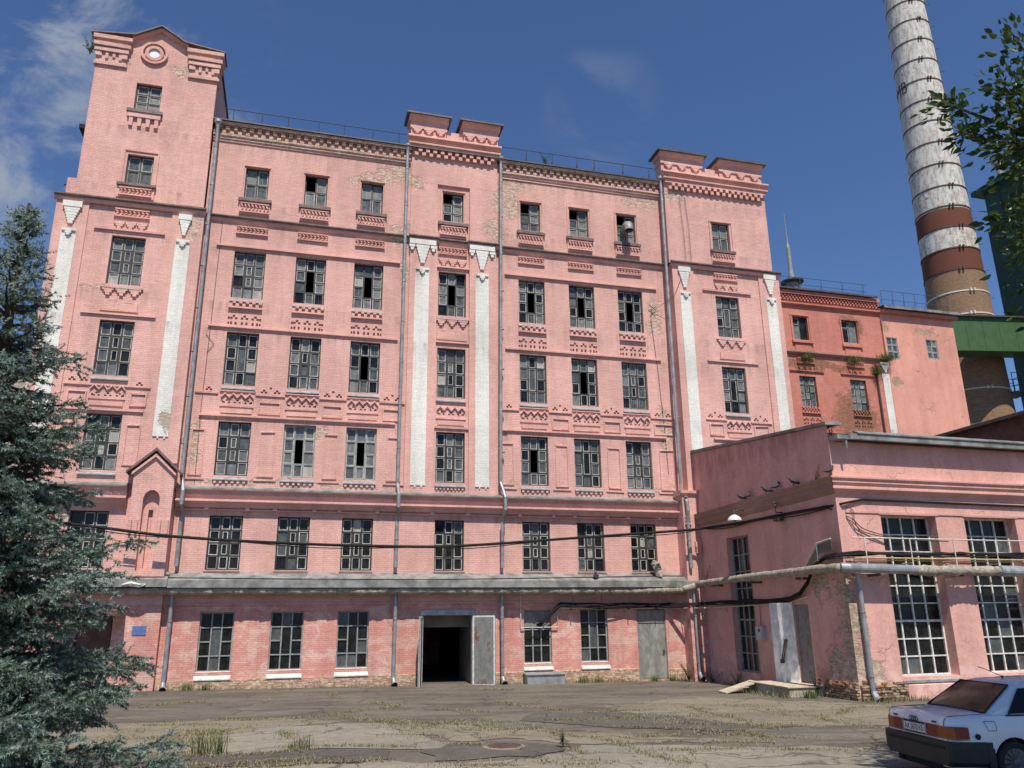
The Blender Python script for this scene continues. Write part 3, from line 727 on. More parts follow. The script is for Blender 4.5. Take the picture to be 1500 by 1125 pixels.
# tower corner caps
for xa, xb in ((-9.85,-8.28),(-6.02,-4.46)):
    mb = MB(); y = YT+.04
    mb.box(xa+.12,xb-.12,y-.10,y+.6,26.02,26.16); mb.box(xa+.18,xb-.18,y-.06,y+.6,26.16,26.62)
    for k in range(4): mb.box(xa+.28+k*.27,xa+.40+k*.27,y-.12,y,26.42-.1*(k%2),26.66)
    mb.box(xa+.14,xa+.34,y-.14,y+.6,26.4,26.62); mb.box(xb-.34,xb-.14,y-.14,y+.6,26.4,26.62)
    mb.box(xa+.10,xb-.10,y-.16,y+.62,26.66,26.86); mb.box(xa+.04,xb-.04,y-.22,y+.66,26.9,27.08); mb.box(xa+.12,xb-.12,y-.14,y+.62,27.08,27.24); mb.box(xa,xb,y-.28,y+.7,27.24,27.42)
    mb.jit(.012).build('corner_cap', M['trimworn'], B)
mb = MB(); mb.prism_y([(-8.3,27.5),(-7.17,28.12),(-6.0,27.5),(-6.0,27.62),(-7.17,28.28),(-8.3,27.62)], YT-.14, YT+.04); mb.prism_y([(-9.95,27.43),(-8.2,27.64),(-7.17,28.3),(-6.1,27.64),(-4.4,27.43),(-4.4,27.48),(-6.1,27.70),(-7.17,28.36),(-8.2,27.70),(-9.95,27.48)], YT-.26, YT+.8, 1)
mb.build('gable_moulding', [M['pinktrim'], M['dflash']], B)

# string course under the top storey
mb = MB()
def course(x0, x1, y, z, m0=0):
    mb.prism_x([(y,z+.20),(y-.20,z+.10),(y-.20,z+.05),(y-.12,z),(y,z)], x0, x1, 1)
    mb.prism_x([(y,z),(y-.10,z-.003),(y-.10,z-.08),(y-.04,z-.16),(y,z-.16)], x0, x1, 0)
course(-4.6, 4.25, 0, 19.45); course(8.42, 17.2, 0, 19.45); course(TX0-.1, TX1+.06, YT-.07, 19.45); course(RX0-.06, RX1+.08, YR-.07, 19.45)
course(4.2, 5.6, YC-.02, 19.47); course(6.98, 8.45, YC-.02, 19.47); course(5.6, 6.98, 0, 19.47)
mb.build('string_course', [M['pinktrim'], M['dflash']], B)  # dark flashing tone also stands for the shadow along the course top
# eaves cornice of the two fields
for xa, xb in ((-4.6,4.2),(8.5,17.1)):
    mb = MB()
    mb.prism_x([(0,23.56),(-.16,23.55),(-.16,23.46),(-.10,23.42),(-.10,23.34),(-.05,23.30),(-.05,23.22),(0,23.2)], xa, xb)
    checker(mb, xa, xb, 23.60, 0, 2, .17, .12); mb.box(xa, xb, -.28, 0, 23.97, 24.10)
    mb.jit(.012).build('eaves_cornice', M['trimworn'], B)
# parapet heads
def parapet(x0, x1, y, z0, caps, zc):
    mb = MB()
    checker(mb, x0+.2, x1-.2, z0-.66, y, 2, .17, .13)
    mb.box(x0+.02, x1-.02, y-.14, y+.5, z0-.30, z0-.12)
    mb.prism_x([(y,z0),(y-.22,z0-.02),(y-.22,z0-.1),(y-.12,z0-.12),(y,z0-.12)], x0-.1, x1+.1); 
    mb.prism_x([(y+.5,z0+.34),(y-.26,z0+.33),(y-.30,z0+.28),(y-.30,z0+.22),(y-.17,z0+.18),(y-.17,z0+.1),(y-.08,z0+.06),(y-.08,z0),(y+.5,z0)], x0-.14, x1+.14)
    mb.box(x0+.05, x1-.05, y+.02, y+.6, z0+.34, z0+.9)
    for a, b in caps:
        mb.box(a, b, y-.06, y+.62, z0+.34, z0+.8)
        for k in range(3): 
            xx = a+(b-a)*(k+.5)/3; steps(mb, xx, z0+.80, .46, .3, 3, y-.06, .11)
        mb.box(a-.04, b+.04, y-.12, y+.66, z0+.8, z0+.92); mb.box(a-.02, b+.02, y-.09, y+.64, z0+.92, zc-.32)
        mb.prism_x([(y-.10,zc-.32),(y-.30,zc-.08),(y+.75,zc-.08),(y+.66,zc-.32)], a-.1, b+.1)
    o = mb.jit(.009).build('parapet', M['pinktrim'], B)
    c = MB()
    for a, b in caps: c.box(a-.24, b+.24, y-.40, y+.85, zc-.08, zc)
    c.build('cap_sheet', M['roof'], o)
parapet(4.15, 8.42, YC-.02, 24.42, ((4.15,5.85),(6.72,8.42)), 25.92)
parapet(17.12, 22.95, YR, 24.28, ((17.0,19.3),(20.35,22.8)), 25.75)
# white pilaster strips with stepped heads
def strip(xa, xb, z0, z1, y, capw, ztop):
    mb = MB(); mb.box(xa, xb, y-.035, y, z0, z1)
    for k in range(4): mb.box(xa+.04+k*(xb-xa-.08)/4, xa+.1+k*(xb-xa-.08)/4, y-.034, y, z0-.08*(k%2), z0+.001)
    p = mb.build('pilaster_strip', M['white'], B)
    xc = (xa+xb)/2; mb = MB()
    mb.box(xa+.02, xb-.02, y-.10, y-.036, z1-.12, z1-.02); mb.box(xc-.12, xc+.12, y-.12, y-.036, z1-.24, z1-.12); mb.box(xc-.06, xc+.06, y-.12, y-.036, z1-.32, z1-.24)
    mb.build('drop', M['white'], p)
    mb = MB(); n = 6; h = (ztop-.08)-(z1+.14)
    mb.box(xc-capw/2, xc+capw/2, y-.12, y, ztop-.30, ztop-.05)
    if capw > .9:
        for s in (-1,1): mb.box(xc+s*capw*.40-.13, xc+s*capw*.40+.13, y-.10, y, ztop-.46, ztop-.30); mb.box(xc+s*capw*.40-.07, xc+s*capw*.40+.07, y-.09, y, ztop-.6, ztop-.46)
        w0 = capw*.5
    else: w0 = capw*.8
    for k in range(n): f = 1-k/n*.8; mb.box(xc-w0/2*f, xc+w0/2*f, y-.10+.004*k, y, ztop-.30-(k+1)*(h-.3)/n, ztop-.30-k*(h-.3)/n)
    mb.build('capital', M['white'], B)
strip(4.53,5.17,8.07,18.02,YC-.02,1.22,19.45); strip(7.33,7.95,8.08,18.0,YC-.02,1.2,19.47)
strip(-9.88,-9.32,8.6,18.05,YT-.07,.72,19.3); strip(-5.57,-5.0,9.62,18.04,YT-.07,.52,19.25)
strip(17.52,18.1,10.07,18.0,YR-.07,.66,19.35); strip(22.32,22.9,10.0,18.12,YR-.07,.7,19.42)
# mid cornice
mb = MB()
MIDP = [(0,7.78),(-.44,7.66),(-.44,7.60),(-.34,7.55),(-.34,7.42),(-.27,7.36),(-.27,7.26),(-.36,7.24),(-.36,7.17),(-.20,7.10),(-.16,6.98),(-.08,6.95),(0,6.9)]
mb.prism_x(MIDP[2:]+[(0,7.6)], -4.5, 16.75)
for c in '123456c':
    for s in (-1,1): mb.box(WC[c]+s*.76-.08, WC[c]+s*.76+.08, -.19, 0, 6.88, 7.04)
mb.box(-4.5,16.75,-.10,0,6.84,6.9)
mb.prism_x([(YT+y,z) for y,z in MIDP[2:]+[(0,7.6)]], -10.3, -6.18)
for k in range(7): mb.prism_y([(-8.2+k*.28,7.5),(-8.0+k*.28,7.5),(-8.1+k*.28,7.3)], YT-.33, YT-.2)
mb.build('mid_cornice', M['pinktrim'], B)
mb = MB(); mb.prism_x([(0,7.80),(-.48,7.66),(-.48,7.60),(0,7.602)], -4.5, 16.75); mb.prism_x([(YT,7.80),(YT-.48,7.66),(YT-.48,7.60),(YT,7.602)], -10.35, -6.18)
mb.build('cornice_flashing', M['flash'], B)
# gabled niche on the tower corner
mb = MB(); y = YT-.45
NX0, NX1 = -5.98, -4.54
AX0, AX1, AZ, AR = -5.56, -4.98, 7.12, .36
mb.wall(NX0, NX1, 4.3, 8.05, y, [], [(AX0,AX1,4.5,AZ+AR)])
d = .26; cx0 = (AX0+AX1)/2; hw = (AX1-AX0)/2; nz = 16
arc = [(cx0-hw*math.cos(math.pi*k/nz), AZ+AR*math.sin(math.pi*k/nz)) for k in range(nz+1)]
for (a, za), (b, zb) in zip(arc[:-1], arc[1:]):
    mb.face(((a,y,za),(b,y,zb),(b,y,AZ+AR),(a,y,AZ+AR))); mb.face(((a,y,za),(a,y+d,za),(b,y+d,zb),(b,y,zb)))
mb.face(((AX0,y,4.5),(AX0,y,AZ),(AX0,y+d,AZ),(AX0,y+d,4.5))); mb.face(((AX1,y,4.5),(AX1,y+d,4.5),(AX1,y+d,AZ),(AX1,y,AZ))); mb.face(((AX0,y,4.5),(AX0,y+d,4.5),(AX1,y+d,4.5),(AX1,y,4.5)))
mb.wall(AX0-.01, AX1+.01, 4.4, AZ+AR+.02, y+d, [(-5.36,-5.20,4.6,6.76)], (), .16); mb.box(-5.36,-5.20,y+d+.155,y+d+.165,4.6,6.76)
mb.face(((NX0,YT,4.3),(NX0,y,4.3),(NX0,y,8.05),(NX0,YT,8.05))); mb.face(((NX1,y,4.3),(NX1,YT+.3,4.3),(NX1,YT+.3,8.05),(NX1,y,8.05)))
mb.prism_y([(NX0,8.05),(NX1,8.05),(-5.27,8.85)], y, YT)
for xx in (-5.93,-5.72,-4.92,-4.66): mb.box(xx,xx+.08,y-.10,y,5.85,6.35)
mb.build('gabled_niche', [M['pink'], M['pinktrim'], M['dark']], B)
mb = MB(); mb.prism_y([(-6.25,8.08),(-5.27,8.98),(-4.3,8.08),(-4.3,8.18),(-5.27,9.1),(-6.25,8.18)], y-.12, YT); mb.build('gable_roof', M['dflash'], B)
mb = MB(); mb.prism_y([(-6.05,8.02),(-5.27,8.74),(-4.5,8.02),(-4.5,8.12),(-5.27,8.86),(-6.05,8.12)], y-.1, y); mb.build('gable_edge', M['pinktrim'], B)
# buttress at the right bay foot
mb = MB(); mb.box(16.75,17.75,-.7,0.,-.3,7.95); mb.prism_x([(0,8.2),(-.82,8.12),(-.82,8.0),(-.7,7.9),(0,7.9)], 16.65, 17.85); 
for k in range(3): mb.box(16.8,17.1,-.78,-.7,6.6+.15*k,6.7+.15*k)
mb.box(17.2,17.5,-.82,-.7,5.6,5.85); mb.box(17.24,17.46,-.8,-.7,5.35,5.6)
mb.build('buttress', M['pink'], B)
# plinth
mb = MB(); mb.prism_x([(0,.62),(-.05,.60),(-.09,-.4),(0,-.4)], -4.5, 5.2); mb.prism_x([(0,.58),(-.05,.56),(-.09,-.4),(0,-.4)], 7.28, 14.5); mb.prism_x([(0,.52),(-.05,.5),(-.09,-.4),(0,-.4)], 15.95, 16.75)
mb.build('plinth', M['plinth'], B)
mb = MB(); mb.box(-4.5,16.75,-.045,0,3.26,3.34); mb.build('ground_moulding', M['pink'], B)
# canopy
mb = MB()
mb.prism_x([(0,4.50),(-.72,4.17),(-.72,3.90),(-.66,3.90),(-.66,4.08),(0,4.36)], -4.4, 17.3)
mb.prism_x([(YT,4.50),(YT-.55,4.20),(YT-.55,3.93),(YT-.50,3.93),(YT-.50,4.1),(YT,4.36)], -10.4, -4.4)
for k in range(14): mb.box(-4.0+k*1.55,-3.97+k*1.55,-.735,-.72,3.9,4.17)
mb.build('canopy', M['flash'], B)
# drainpipes
def drain(x, y, z0, z1, bends=(), name='drainpipe', parent=B, r=.075, hopper=True, shoe=True):
    pts = [(x, y, z1)]
    for (bx, by, bz) in bends: pts.append((bx, by, bz))
    x2, y2 = (bends[-1][0], bends[-1][1]) if bends else (x, y)
    pts += [(x2, y2, z0+.25)]
    mb = MB(); mb.tube(pts, r, 12)
    z = z1-1.2
    while z > z0+.6:
        xx = x if not bends or z > bends[0][2] else x2; yy = y if not bends or z > bends[0][2] else y2
        mb.lathe([(r+.012,z),(r+.016,z+.02),(r+.012,z+.05)], xx, yy, 12); mb.box(xx-.015,xx+.015,yy,yy+.22,z,z+.03); z -= 1.9
    o = mb.build(name, M['zinc'], parent, smooth=False)
    if hopper:
        h = MB(); h.lathe([(r,z1-.25),(r+.03,z1-.05),(.17,z1+.03),(.17,z1+.14)], x, y, 14); h.build('hopper', M['zinc'], o)
    if shoe:
        h = MB(); h.tube([(x2,y2,z0+.28),(x2+.02,y2-.10,z0+.12),(x2+.03,y2-.24,z0+.05)], [.085,.1,.125], 12, caps=False); h.tube([(x2+.02,y2-.10,z0+.12),(x2+.03,y2-.23,z0+.05)], [.08,.11], 12, 1); h.build('shoe', [M['zinc'], M['black']], o)  # black inner plug stands for the dark hollow of the spout
drain(-4.42,-.30,4.45,23.9,((-4.36,-.30,8.2),(-4.22,-.62,7.5),(-4.22,-.62,7.0),(-4.22,-.25,6.6)),shoe=False)
drain(4.02,-.22,4.45,24.1,((4.02,-.22,8.1),(4.04,-.58,7.6),(4.04,-.58,7.1),(4.04,-.24,6.6)),shoe=False)
drain(8.56,-.22,4.45,24.1,((8.45,-.22,8.3),(8.56,-.58,7.6),(8.56,-.58,7.1),(8.5,-.24,6.6)),shoe=False)
drain(17.0,-.32,4.45,24.2,((16.86,-.45,8.1),(16.9,-.86,7.6),(16.9,-.9,7.2),(16.9,-.82,6.7)),shoe=False)
for x, z0 in ((-4.24,.28),(4.08,.2),(8.47,.12),(16.95,.1)):
    drain(x, -.24 if x < 16 else -.8, z0, 3.88, hopper=False)
# roof railing
def railing(x0, x1, y, z0, z1, posts, parent, mat, mid=False, name='roof_railing'):
    mb = MB(); mb.tube([(x0,y,z1),(x1,y,z1)], .018, 6)
    if mid: mb.tube([(x0,y,(z0+z1)/2),(x1,y,(z0+z1)/2)], .016, 6)
    for x in posts: mb.tube([(x,y,z0),(x,y,z1)], .02, 6); mb.tube([(x,y+.5,z0),(x,y,z0+.7)], .012, 5)
    return mb.build(name, mat, parent)
railing(-4.3,4.0,.3,24.2,25.12,(-3.89,-2.64,-1.48,-.1,1.07,2.41,3.65),B,M['iron'])
railing(8.6,16.9,.3,24.2,25.2,(10.02,11.39,12.71,13.64,15.23,16.7),B,M['iron'])
# doors
def leaf(name, hx, hy, w, z0, z1, ang, mat, t=.05, parent=B, rim=True):
    """hinged at (hx,hy); ang from +x"""
    ca, sa = math.cos(ang), math.sin(ang)
    T = lambda x, y, z: (hx + x*ca - y*sa, hy + x*sa + y*ca, z)
    mb = MB(T); mb.box(0, w, -t/2, t/2, z0, z1)
    if rim:
        for s in (-1,1):
            y0, y1 = sorted((s*t/2, s*(t/2+.012)))
            mb.box(0,w,y0,y1,z0,z0+.07,1); mb.box(0,w,y0,y1,z1-.07,z1,1); mb.box(0,.06,y0,y1,z0+.07,z1-.07,1); mb.box(w-.06,w,y0,y1,z0+.07,z1-.07,1)
    return mb.build(name, [mat, M['wframe']], parent), T
dl, T = leaf('door_leaf', 7.28, -.06, .95, .10, 2.80, rad(-32), M['steeldoor'])
leaf('door_leaf', 5.2, -.04, 1.0, .10, 2.80, rad(-104), M['steeldoor'])
mb = MB(); mb.box(5.1,7.38,-.06,.14,2.84,3.03); mb.box(5.16,5.24,-.03,.2,.08,2.84); mb.box(7.24,7.32,-.03,.2,.08,2.84); mb.build('door_frame', M['sill'], B)
mb = MB(); mb.box(14.6,15.86,.06,.11,.14,2.42); mb.box(14.6,15.86,.05,.10,2.47,2.95); mb.box(14.55,14.6,.02,.14,.12,2.98,1); mb.box(15.86,15.9,.02,.14,.12,2.98,1); mb.box(14.6,15.86,.03,.12,2.42,2.47,1)
gd = mb.build('door', [M['greydoor'], M['steeldoor']], B); mb = MB(); mb.box(15.72,15.78,.0,.06,1.15,1.3); mb.tube([(15.75,.0,1.2),(15.65,-.01,1.2)],.012,6); mb.build('handle', M['iron'], gd)
mb = MB(); mb.box(-7.3,-6.2,YT+.14,YT+.2,.1,3.05); mb.build('door', M['brown'], B)
mb = MB(); mb.prism_x([(YT,3.2),(YT-.9,2.98),(YT-.9,2.92),(YT,3.1)], -7.9,-5.75); mb.build('door_awning', M['brown'], B)
# metal box below the fourth ground window
mb = MB(); mb.box(9.42,11.02,-.55,-.1,.05,.50); mb.prism_x([(-.1,.56),(-.6,.5),(-.6,.47),(-.1,.5)], 9.36, 11.08); mb.build('cellar_box', M['zinc'], B)
# bent wire at tower edge
mb = MB(); mb.tube([(-10.3,.4,20.35),(-10.1,.4,20.6),(-9.9,.4,20.75),(-9.6,.4,20.8)],.03,6); mb.build('vent_stub', M['iron'], B)
# wall wires
mb = MB()
for p in ([(-3.85,-.02,19.3),(-3.9,-.03,15),(-3.95,-.03,11),(-3.9,-.03,7.9)], [(-4.05,-.03,14.1),(-3.7,-.05,13.7),(-3.95,-.03,13.3)], [(18.2,YR-.06,23.3),(18.3,YR-.08,21.5),(18.3,YR-.08,19.7)], [(17.9,YR-.06,23.3),(18.0,YR-.06,21.4),(18.0,YR-.1,19.7)], [(16.2,-.03,17.2),(16.1,-.04,16.5),(16.3,-.03,14),(16.45,-.03,11),(16.5,-.03,9)], [(17.6,YR-.1,18.6),(17.1,YR-.2,17.6),(16.2,-.04,17.0)]):
    mb = MB(); mb.tube(p, .010, 5); mb.build('wall_wire', M['iron'], B)
mb = MB()
for p in ((16.2,-.04,17.1),): mb.tube([(p[0]-.2,p[1]-.1,p[2]+.2),(p[0]+.15,p[1]-.1,p[2]-.1)],.015,5); mb.tube([(p[0]+.2,p[1]-.1,p[2]+.15),(p[0]-.15,p[1]-.1,p[2]-.15)],.015,5)
mb.build('wire_bracket', M['iron'], B)
# elbow of the air duct sticking out of the top window
mb = MB()
pts = [(15.1,.25,21.15),(15.0,-.25,21.45)]
for k in range(7): a = rad(90-15*k); pts.append((14.72+.28*math.cos(rad(15*k)) , -.45-.18*math.sin(rad(15*k)), 21.45-.0-.25*math.sin(rad(15*k))+.05))
mb.tube([(15.05,.3,21.2),(15.0,-.15,21.28),(14.97,-.38,21.30),(14.95,-.55,21.22),(14.94,-.63,21.06),(14.94,-.64,20.9)], [.22,.22,.225,.225,.22,.23], 16, caps=False)
mb.build('ventilation_elbow', M['flash'], None, smooth=True, loc=(15.0,0,21.2), label='grey metal ventilation elbow poking out of a top floor window', cat='duct')

# ------------------------------------------------------------------ annex on the right
C0 = Vector((17.0, -10.86, 0)); B0 = Vector((17.55, -.42, 0)); LS = (C0-B0).length
us = (C0-B0).normalized(); ns = Vector((-us.y, us.x, 0))        # ns points into the wall
TS = lambda x, y, z: tuple(B0 + us*x + ns*y + Vector((0,0,z)))
af = rad(1.5); uf = Vector((math.cos(af), math.sin(af), 0)); nf = Vector((-uf.y, uf.x, 0))
TF = lambda x, y, z: tuple(C0 + uf*x + nf*y + Vector((0,0,z)))
A = thing('annex_building', (20, -6, .1), 'low pink plastered annex with tall multi-paned windows and a peeling corner', 'building')
sx = lambda s: LS - s
mb = MB(TS)
SW = (sx(7.8), sx(5.95), .58, 5.78); SD = (sx(3.2), sx(2.3), .45, 3.05)
mb.wall(0, LS, -.3, 8.8, 0, [SW, SD], (), .34)
mb.face(((0,0,8.8),(LS,0,8.8),(0,0,9.9))); mb.face(((0,.35,8.8),(0,.35,9.9),(LS,.35,8.8)))
mb.T = TF
FW = [(1.68+3.45*k, 3.93+3.45*k, .80, 5.87) for k in range(5)]
mb.wall(0, 20, -.3, 8.3, 0, FW, (), .46)
for (a,b,c,e) in FW: mb.box(a-.06,b+.10,-.03,0,e,e+.05)
mb.box(.3,20,-.035,0,5.90,5.97)
mb.face(((20,0,-.3),(20,11,-.3),(20,11,8.3),(20,0,8.3)))
mb.build('wall', M['annex'], A)
mb = MB(TF); mb.box(.4,19.8,2.6,2.7,0,8,0); mb.box(.4,19.8,.5,10.,-.1,.0,0); mb.box(1.35,1.4,.6,10,-.1,8); mb.box(4.4,4.5,.6,2.6,0,8)
mb.build('inner_floor', M['dark'], A)  # partitions and floor, coloured near-black for the unlit inside
# cornice (front and side share one profile)
CP = [(0,7.12),(-.26,7.06),(-.26,7.0),(-.20,6.94),(-.20,6.86),(-.14,6.80),(-.14,6.72),(-.17,6.71),(-.17,6.66),(-.06,6.56),(0,6.5)]
mb = MB(TF); mb.prism_x(CP, 0, 20, 0, 1, 0); mb.build('front_cornice', M['annex'], A)
mb = MB(TS); mb.prism_x(CP, .1, LS, 0, 0, -1); mb.build('side_cornice', M['soot'], A)
# coping, roof and gutter
mb = MB(TS)
mb.prism_y([(-.1,9.92),(LS+.12,8.80),(LS+.12,8.9),(LS*.06,9.96),(-.1,10.03)], -.12, .5)
mb.build('coping', M['flash'], A)
mb = MB(TF)
P0 = lambda x, y, z: (x, y, z)
mb.face(((.25,-.38,8.44),(20,-.38,8.5),(20,9.9,9.7),(.9,9.9,9.7))); mb.box(.25,20,-.1,0,8.26,8.34)
mb.build('roof', M['roof'], A)
mb = MB(TF); mb.prism_x([(-.30,8.46),(-.46,8.46),(-.46,8.28),(-.42,8.26),(-.30,8.28)], .45, 20); mb.box(.0,.5,-.46,-.02,8.26,8.40); mb.tube([(.36,-.40,8.3),(.38,-.36,7.95)],.05,8)
mb.prism_x([(-.28,8.60),(-.5,8.5),(-.5,8.46),(-.28,8.5)], .8, 20)
mb.build('gutter', M['flash'], A)
# monitor on the roof: brown boarded flank
mb = MB(); mb.prism_y([(25.9,8.2),(31,8.2),(31,9.7),(25.9,9.7)], -10.4, -1.2); mb.build('roof_monitor', M['brown'], A)
mb = MB(); mb.box(25.55,31.3,-11.2,-.9,9.70,9.82); mb.build('monitor_roof', M['roof'], A)
# tall windows
fr = [0,.098,.196,.294]; zrows = [0,.108,.216,.328,.44,.552,.664,.776,.888,1]
for k,(a,b,c,e) in enumerate(FW):
    w = window(a, b, c, e, 0, [0,.25,.5,.75,1], zrows, A, T=TF, gw=(.93,.07,0,0), frame='wframe', putty=False, bar=.04, mull=.05, recess=.40, midbar=3, name='tall_window')
    mb = MB(TF); mb.prism_x([(.42,c+.02),(-.05,c-.1),(-.05,c-.17),(.42,c-.12)], a-.02, b+.04); mb.build('sill', M['sill'], w)
w = window(*SW, 0, [0,.25,.5,.75,1], [0,.124,.248,.372,.49,.61,.74,.87,1], A, T=TS, gw=(.9,.1,0,0), frame='gframe', putty=False, bar=.04, mull=.06, recess=.26, midbar=3, name='tall_window')
mb = MB(TS); mb.box(sx(7.1),sx(6.75),.33,.35,3.2,5.7); mb.build('curtain', M['board'], w)
# side door: dark grey panel for the shaded opening, frame, outer steel leaf swung back
mb = MB(TS); mb.box(SD[0],SD[1],.06,.12,.45,3.05); mb.build('inner_door', M['steeldoor'], A)
hx, hy, _ = TS(sx(3.22), -.02, 0)
d0 = Vector(TS(sx(3.22),0,0)); d1 = Vector(TS(sx(4.05),-.42,0)); ang = math.atan2(d1.y-d0.y, d1.x-d0.x)
dl, T = leaf('door_leaf', hx, hy, .93, .46, 3.12, ang, M['whitedoor'], parent=A, rim=False)
mb = MB(T)
mb.tube([(.35,.06,1.85),(.55,.06,1.15)], .02, 6); mb.tube([(.42,.06,1.85),(.62,.06,1.15)], .02, 6); mb.box(.33,.44,.02,.09,1.82,1.88); mb.box(.53,.66,.02,.09,1.08,1.2)
mb.tube([(.35,-.06,1.85),(.55,-.06,1.15)], .02, 6); mb.tube([(.42,-.06,1.85),(.62,-.06,1.15)], .02, 6); mb.box(.33,.44,-.09,-.02,1.82,1.88); mb.box(.53,.66,-.09,-.02,1.08,1.2)
mb.build('latch_bar', M['iron'], dl)
# broken brick footing on the corner
def rubble(name, T, x0, x1, z0, z1, y, parent):
    rn = random.Random(3); mb = MB(T); z = z0
    while z < z1:
        x = x0 + rn.random()*.15; lim = z1 - .13 + .13*math.sin(x*3)
        while x < x1:
            w = .2 + rn.random()*.1; d = .05 + rn.random()*.09
            if z < z1 - .05 - .16*rn.random(): mb.box(x, min(x+w, x1), y-d, y, z+rn.random()*.01, z+.066)
            x += w+.012
        z += .077
    return mb.build(name, M['fallen'], parent)
rubble('broken_footing', TF, .02, 1.75, 0, .78, 0, A); rubble('broken_footing', TS, sx(1.75), sx(.0), 0, .72, 0, A)
mb = MB(TF); mb.prism_x([(0,.62),(-.05,.56),(-.08,-.3),(0,-.3)], 1.76, 20); mb.build('plinth', M['annex'], A)
mb = MB()
cx, cy, _ = TF(.36, -.16, 0); 
o = None
drain(cx, cy, .14, 3.95, (), parent=A, hopper=False)

# ------------------------------------------------------------------ brick building behind
R = thing('red_brick_building', (33.5, 12, .1), 'red painted brick block with grass-grown ledges, set back behind the pink mill', 'building')
YB = 10.0
rb = MB(); zs = 1.022
r1 = [(31.4,32.55,20.3,21.95),(35.25,36.45,20.38,22.03)]; r2 = [(31.4,32.65,15.65,17.75),(35.3,36.55,15.65,17.75)]
def red_dots(xc): return [(a,b,c-.12,d-.12) for a,b,c,d in dots_B(xc, 14.55)]
pk = [((xc-.72,xc+.72,14.4,15.0), red_dots(xc)) for xc in (32.02, 35.92)]
cuts = []
for rc, rects in pk: cuts.append(rc); rb.holed(*rc, YB, [q for q in rects if q[0] > rc[0]+.005 and q[1] < rc[1]-.005])
rb.wall(22.5, 38.42, 0, 23.9, YB, r1+r2, cuts)
rb.face(((38.42,YB,0),(38.42,24,0),(38.42,24,23.9),(38.42,YB,23.9))); rb.face(((22.5,24,0),(22.5,YB,0),(22.5,YB,23.9),(22.5,24,23.9))); rb.face(((38.42,24,0),(22.5,24,0),(22.5,24,23.9),(38.42,24,23.9)))
rb.build('wall', M['red'], R)
for i,(a,b,c,e) in enumerate(r1): window(a,b,c,e,YB,2,[0,.68,1],R,gw=(.3,.4,.3,0),putty=True,merge=((1,0),),frame='frame')
for i,(a,b,c,e) in enumerate(r2): window(a,b,c,e,YB,3,4,R,gw=(.0,.25,.75,0),centre='two' if i == 0 else 'long',pale=[(2,3)] if i else [])
ro = MB()
for x in (31.97,35.85):
    frame_rect(ro, x-.75, x+.75, 20.15, 22.1, YB, .09, .05); ro.box(x-.8,x+.8,YB-.16,YB,20.05,20.18); ro.box(x-.62,x+.62,YB-.06,YB,19.35,20.0); ro.box(x-.68,x+.68,YB-.1,YB,19.42,19.5)
for x in (32.02,35.92):
    saw_panel(ro, x, 18.6, 19.0, .66, YB)
    for k in (-1,0,1): steps(ro, x+k*.43, 18.42, .40, .26, 3, YB, .07)
    ro.box(x-1.3,x+1.3,YB-.1,YB,18.06,18.14); checker(ro, x-.66, x+.66, 15.28, YB, 3); ro.box(x-.7,x+.7,YB-.12,YB,15.2,15.27)
ro.box(22.5,38.0,YB-.1,YB,13.95,14.05)
ro.box(37.5,38.44,YB-.12,YB,2,19.0)
ro.build('brick_ornament', M['red'], R)
mb = MB(); mb.prism_x([(YB,19.5),(YB-.22,19.42),(YB-.22,19.34),(YB-.1,19.22),(YB,19.2)], 22.5, 38.42); mb.build('string_course', M['soot'], R)
mb = MB(); checker(mb, 22.5, 38.42, 23.1, YB, 3, .13, .09); mb.prism_x([(YB,22.95),(YB-.2,22.9),(YB-.2,22.8),(YB,22.7)], 22.5, 38.42); mb.box(22.5,38.425,YB-.25,YB,23.5,23.75); mb.build('eaves_cornice', M['red'], R)
mb = MB(); mb.face(((22.5,YB-.4,23.9),(38.2,YB-.4,23.9),(38.2,17,25.0),(22.5,17,25.0))); mb.face(((22.5,17,25.0),(38.2,17,25.0),(38.2,24,23.8),(22.5,24,23.8))); mb.box(22.5,38.2,YB-.4,YB-.3,23.78,23.895); mb.build('roof', M['roof'], R)
railing(24,37.9,YB+.2,23.9,24.95,[24+1.7*k for k in range(9)],R,M['blueiron'],True)
mb = MB(); mb.box(37.82,38.38,YB-.17,YB-.12,2,18.3); ps = mb.build('pilaster_strip', M['white'], R)
mb = MB(); mb.box(37.78,38.42,YB-.22,YB-.12,18.9,19.1); steps(mb, 38.1, 18.95, .55, .6, 5, YB-.12, .1); mb.build('capital', M['white'], R)
mb = MB(); mb.tube([(37.4,YB-.14,18.7),(37.4,YB-.14,2)],.05,6); mb.build('lightning_wire', M['iron'], R)
# roof ventilator with rod
mb = MB(); mb.lathe([(.62,24.1),(.55,24.5),(.42,25.35)], 33.2, 12, 16); v = mb.build('roof_ventilator', M['flash'], R)
mb = MB(); mb.lathe([(.42,25.35),(.80,25.40),(.80,25.48),(.2,25.75)], 33.2, 12, 16); mb.build('hood', M['iron'], v)
mb = MB(); mb.lathe([(.22,25.7),(.15,26.4),(.13,28.2),(.06,28.5),(.03,29.6),(.018,30.9)], 33.2, 12, 10); mb.build('rod', M['gframe'], v)

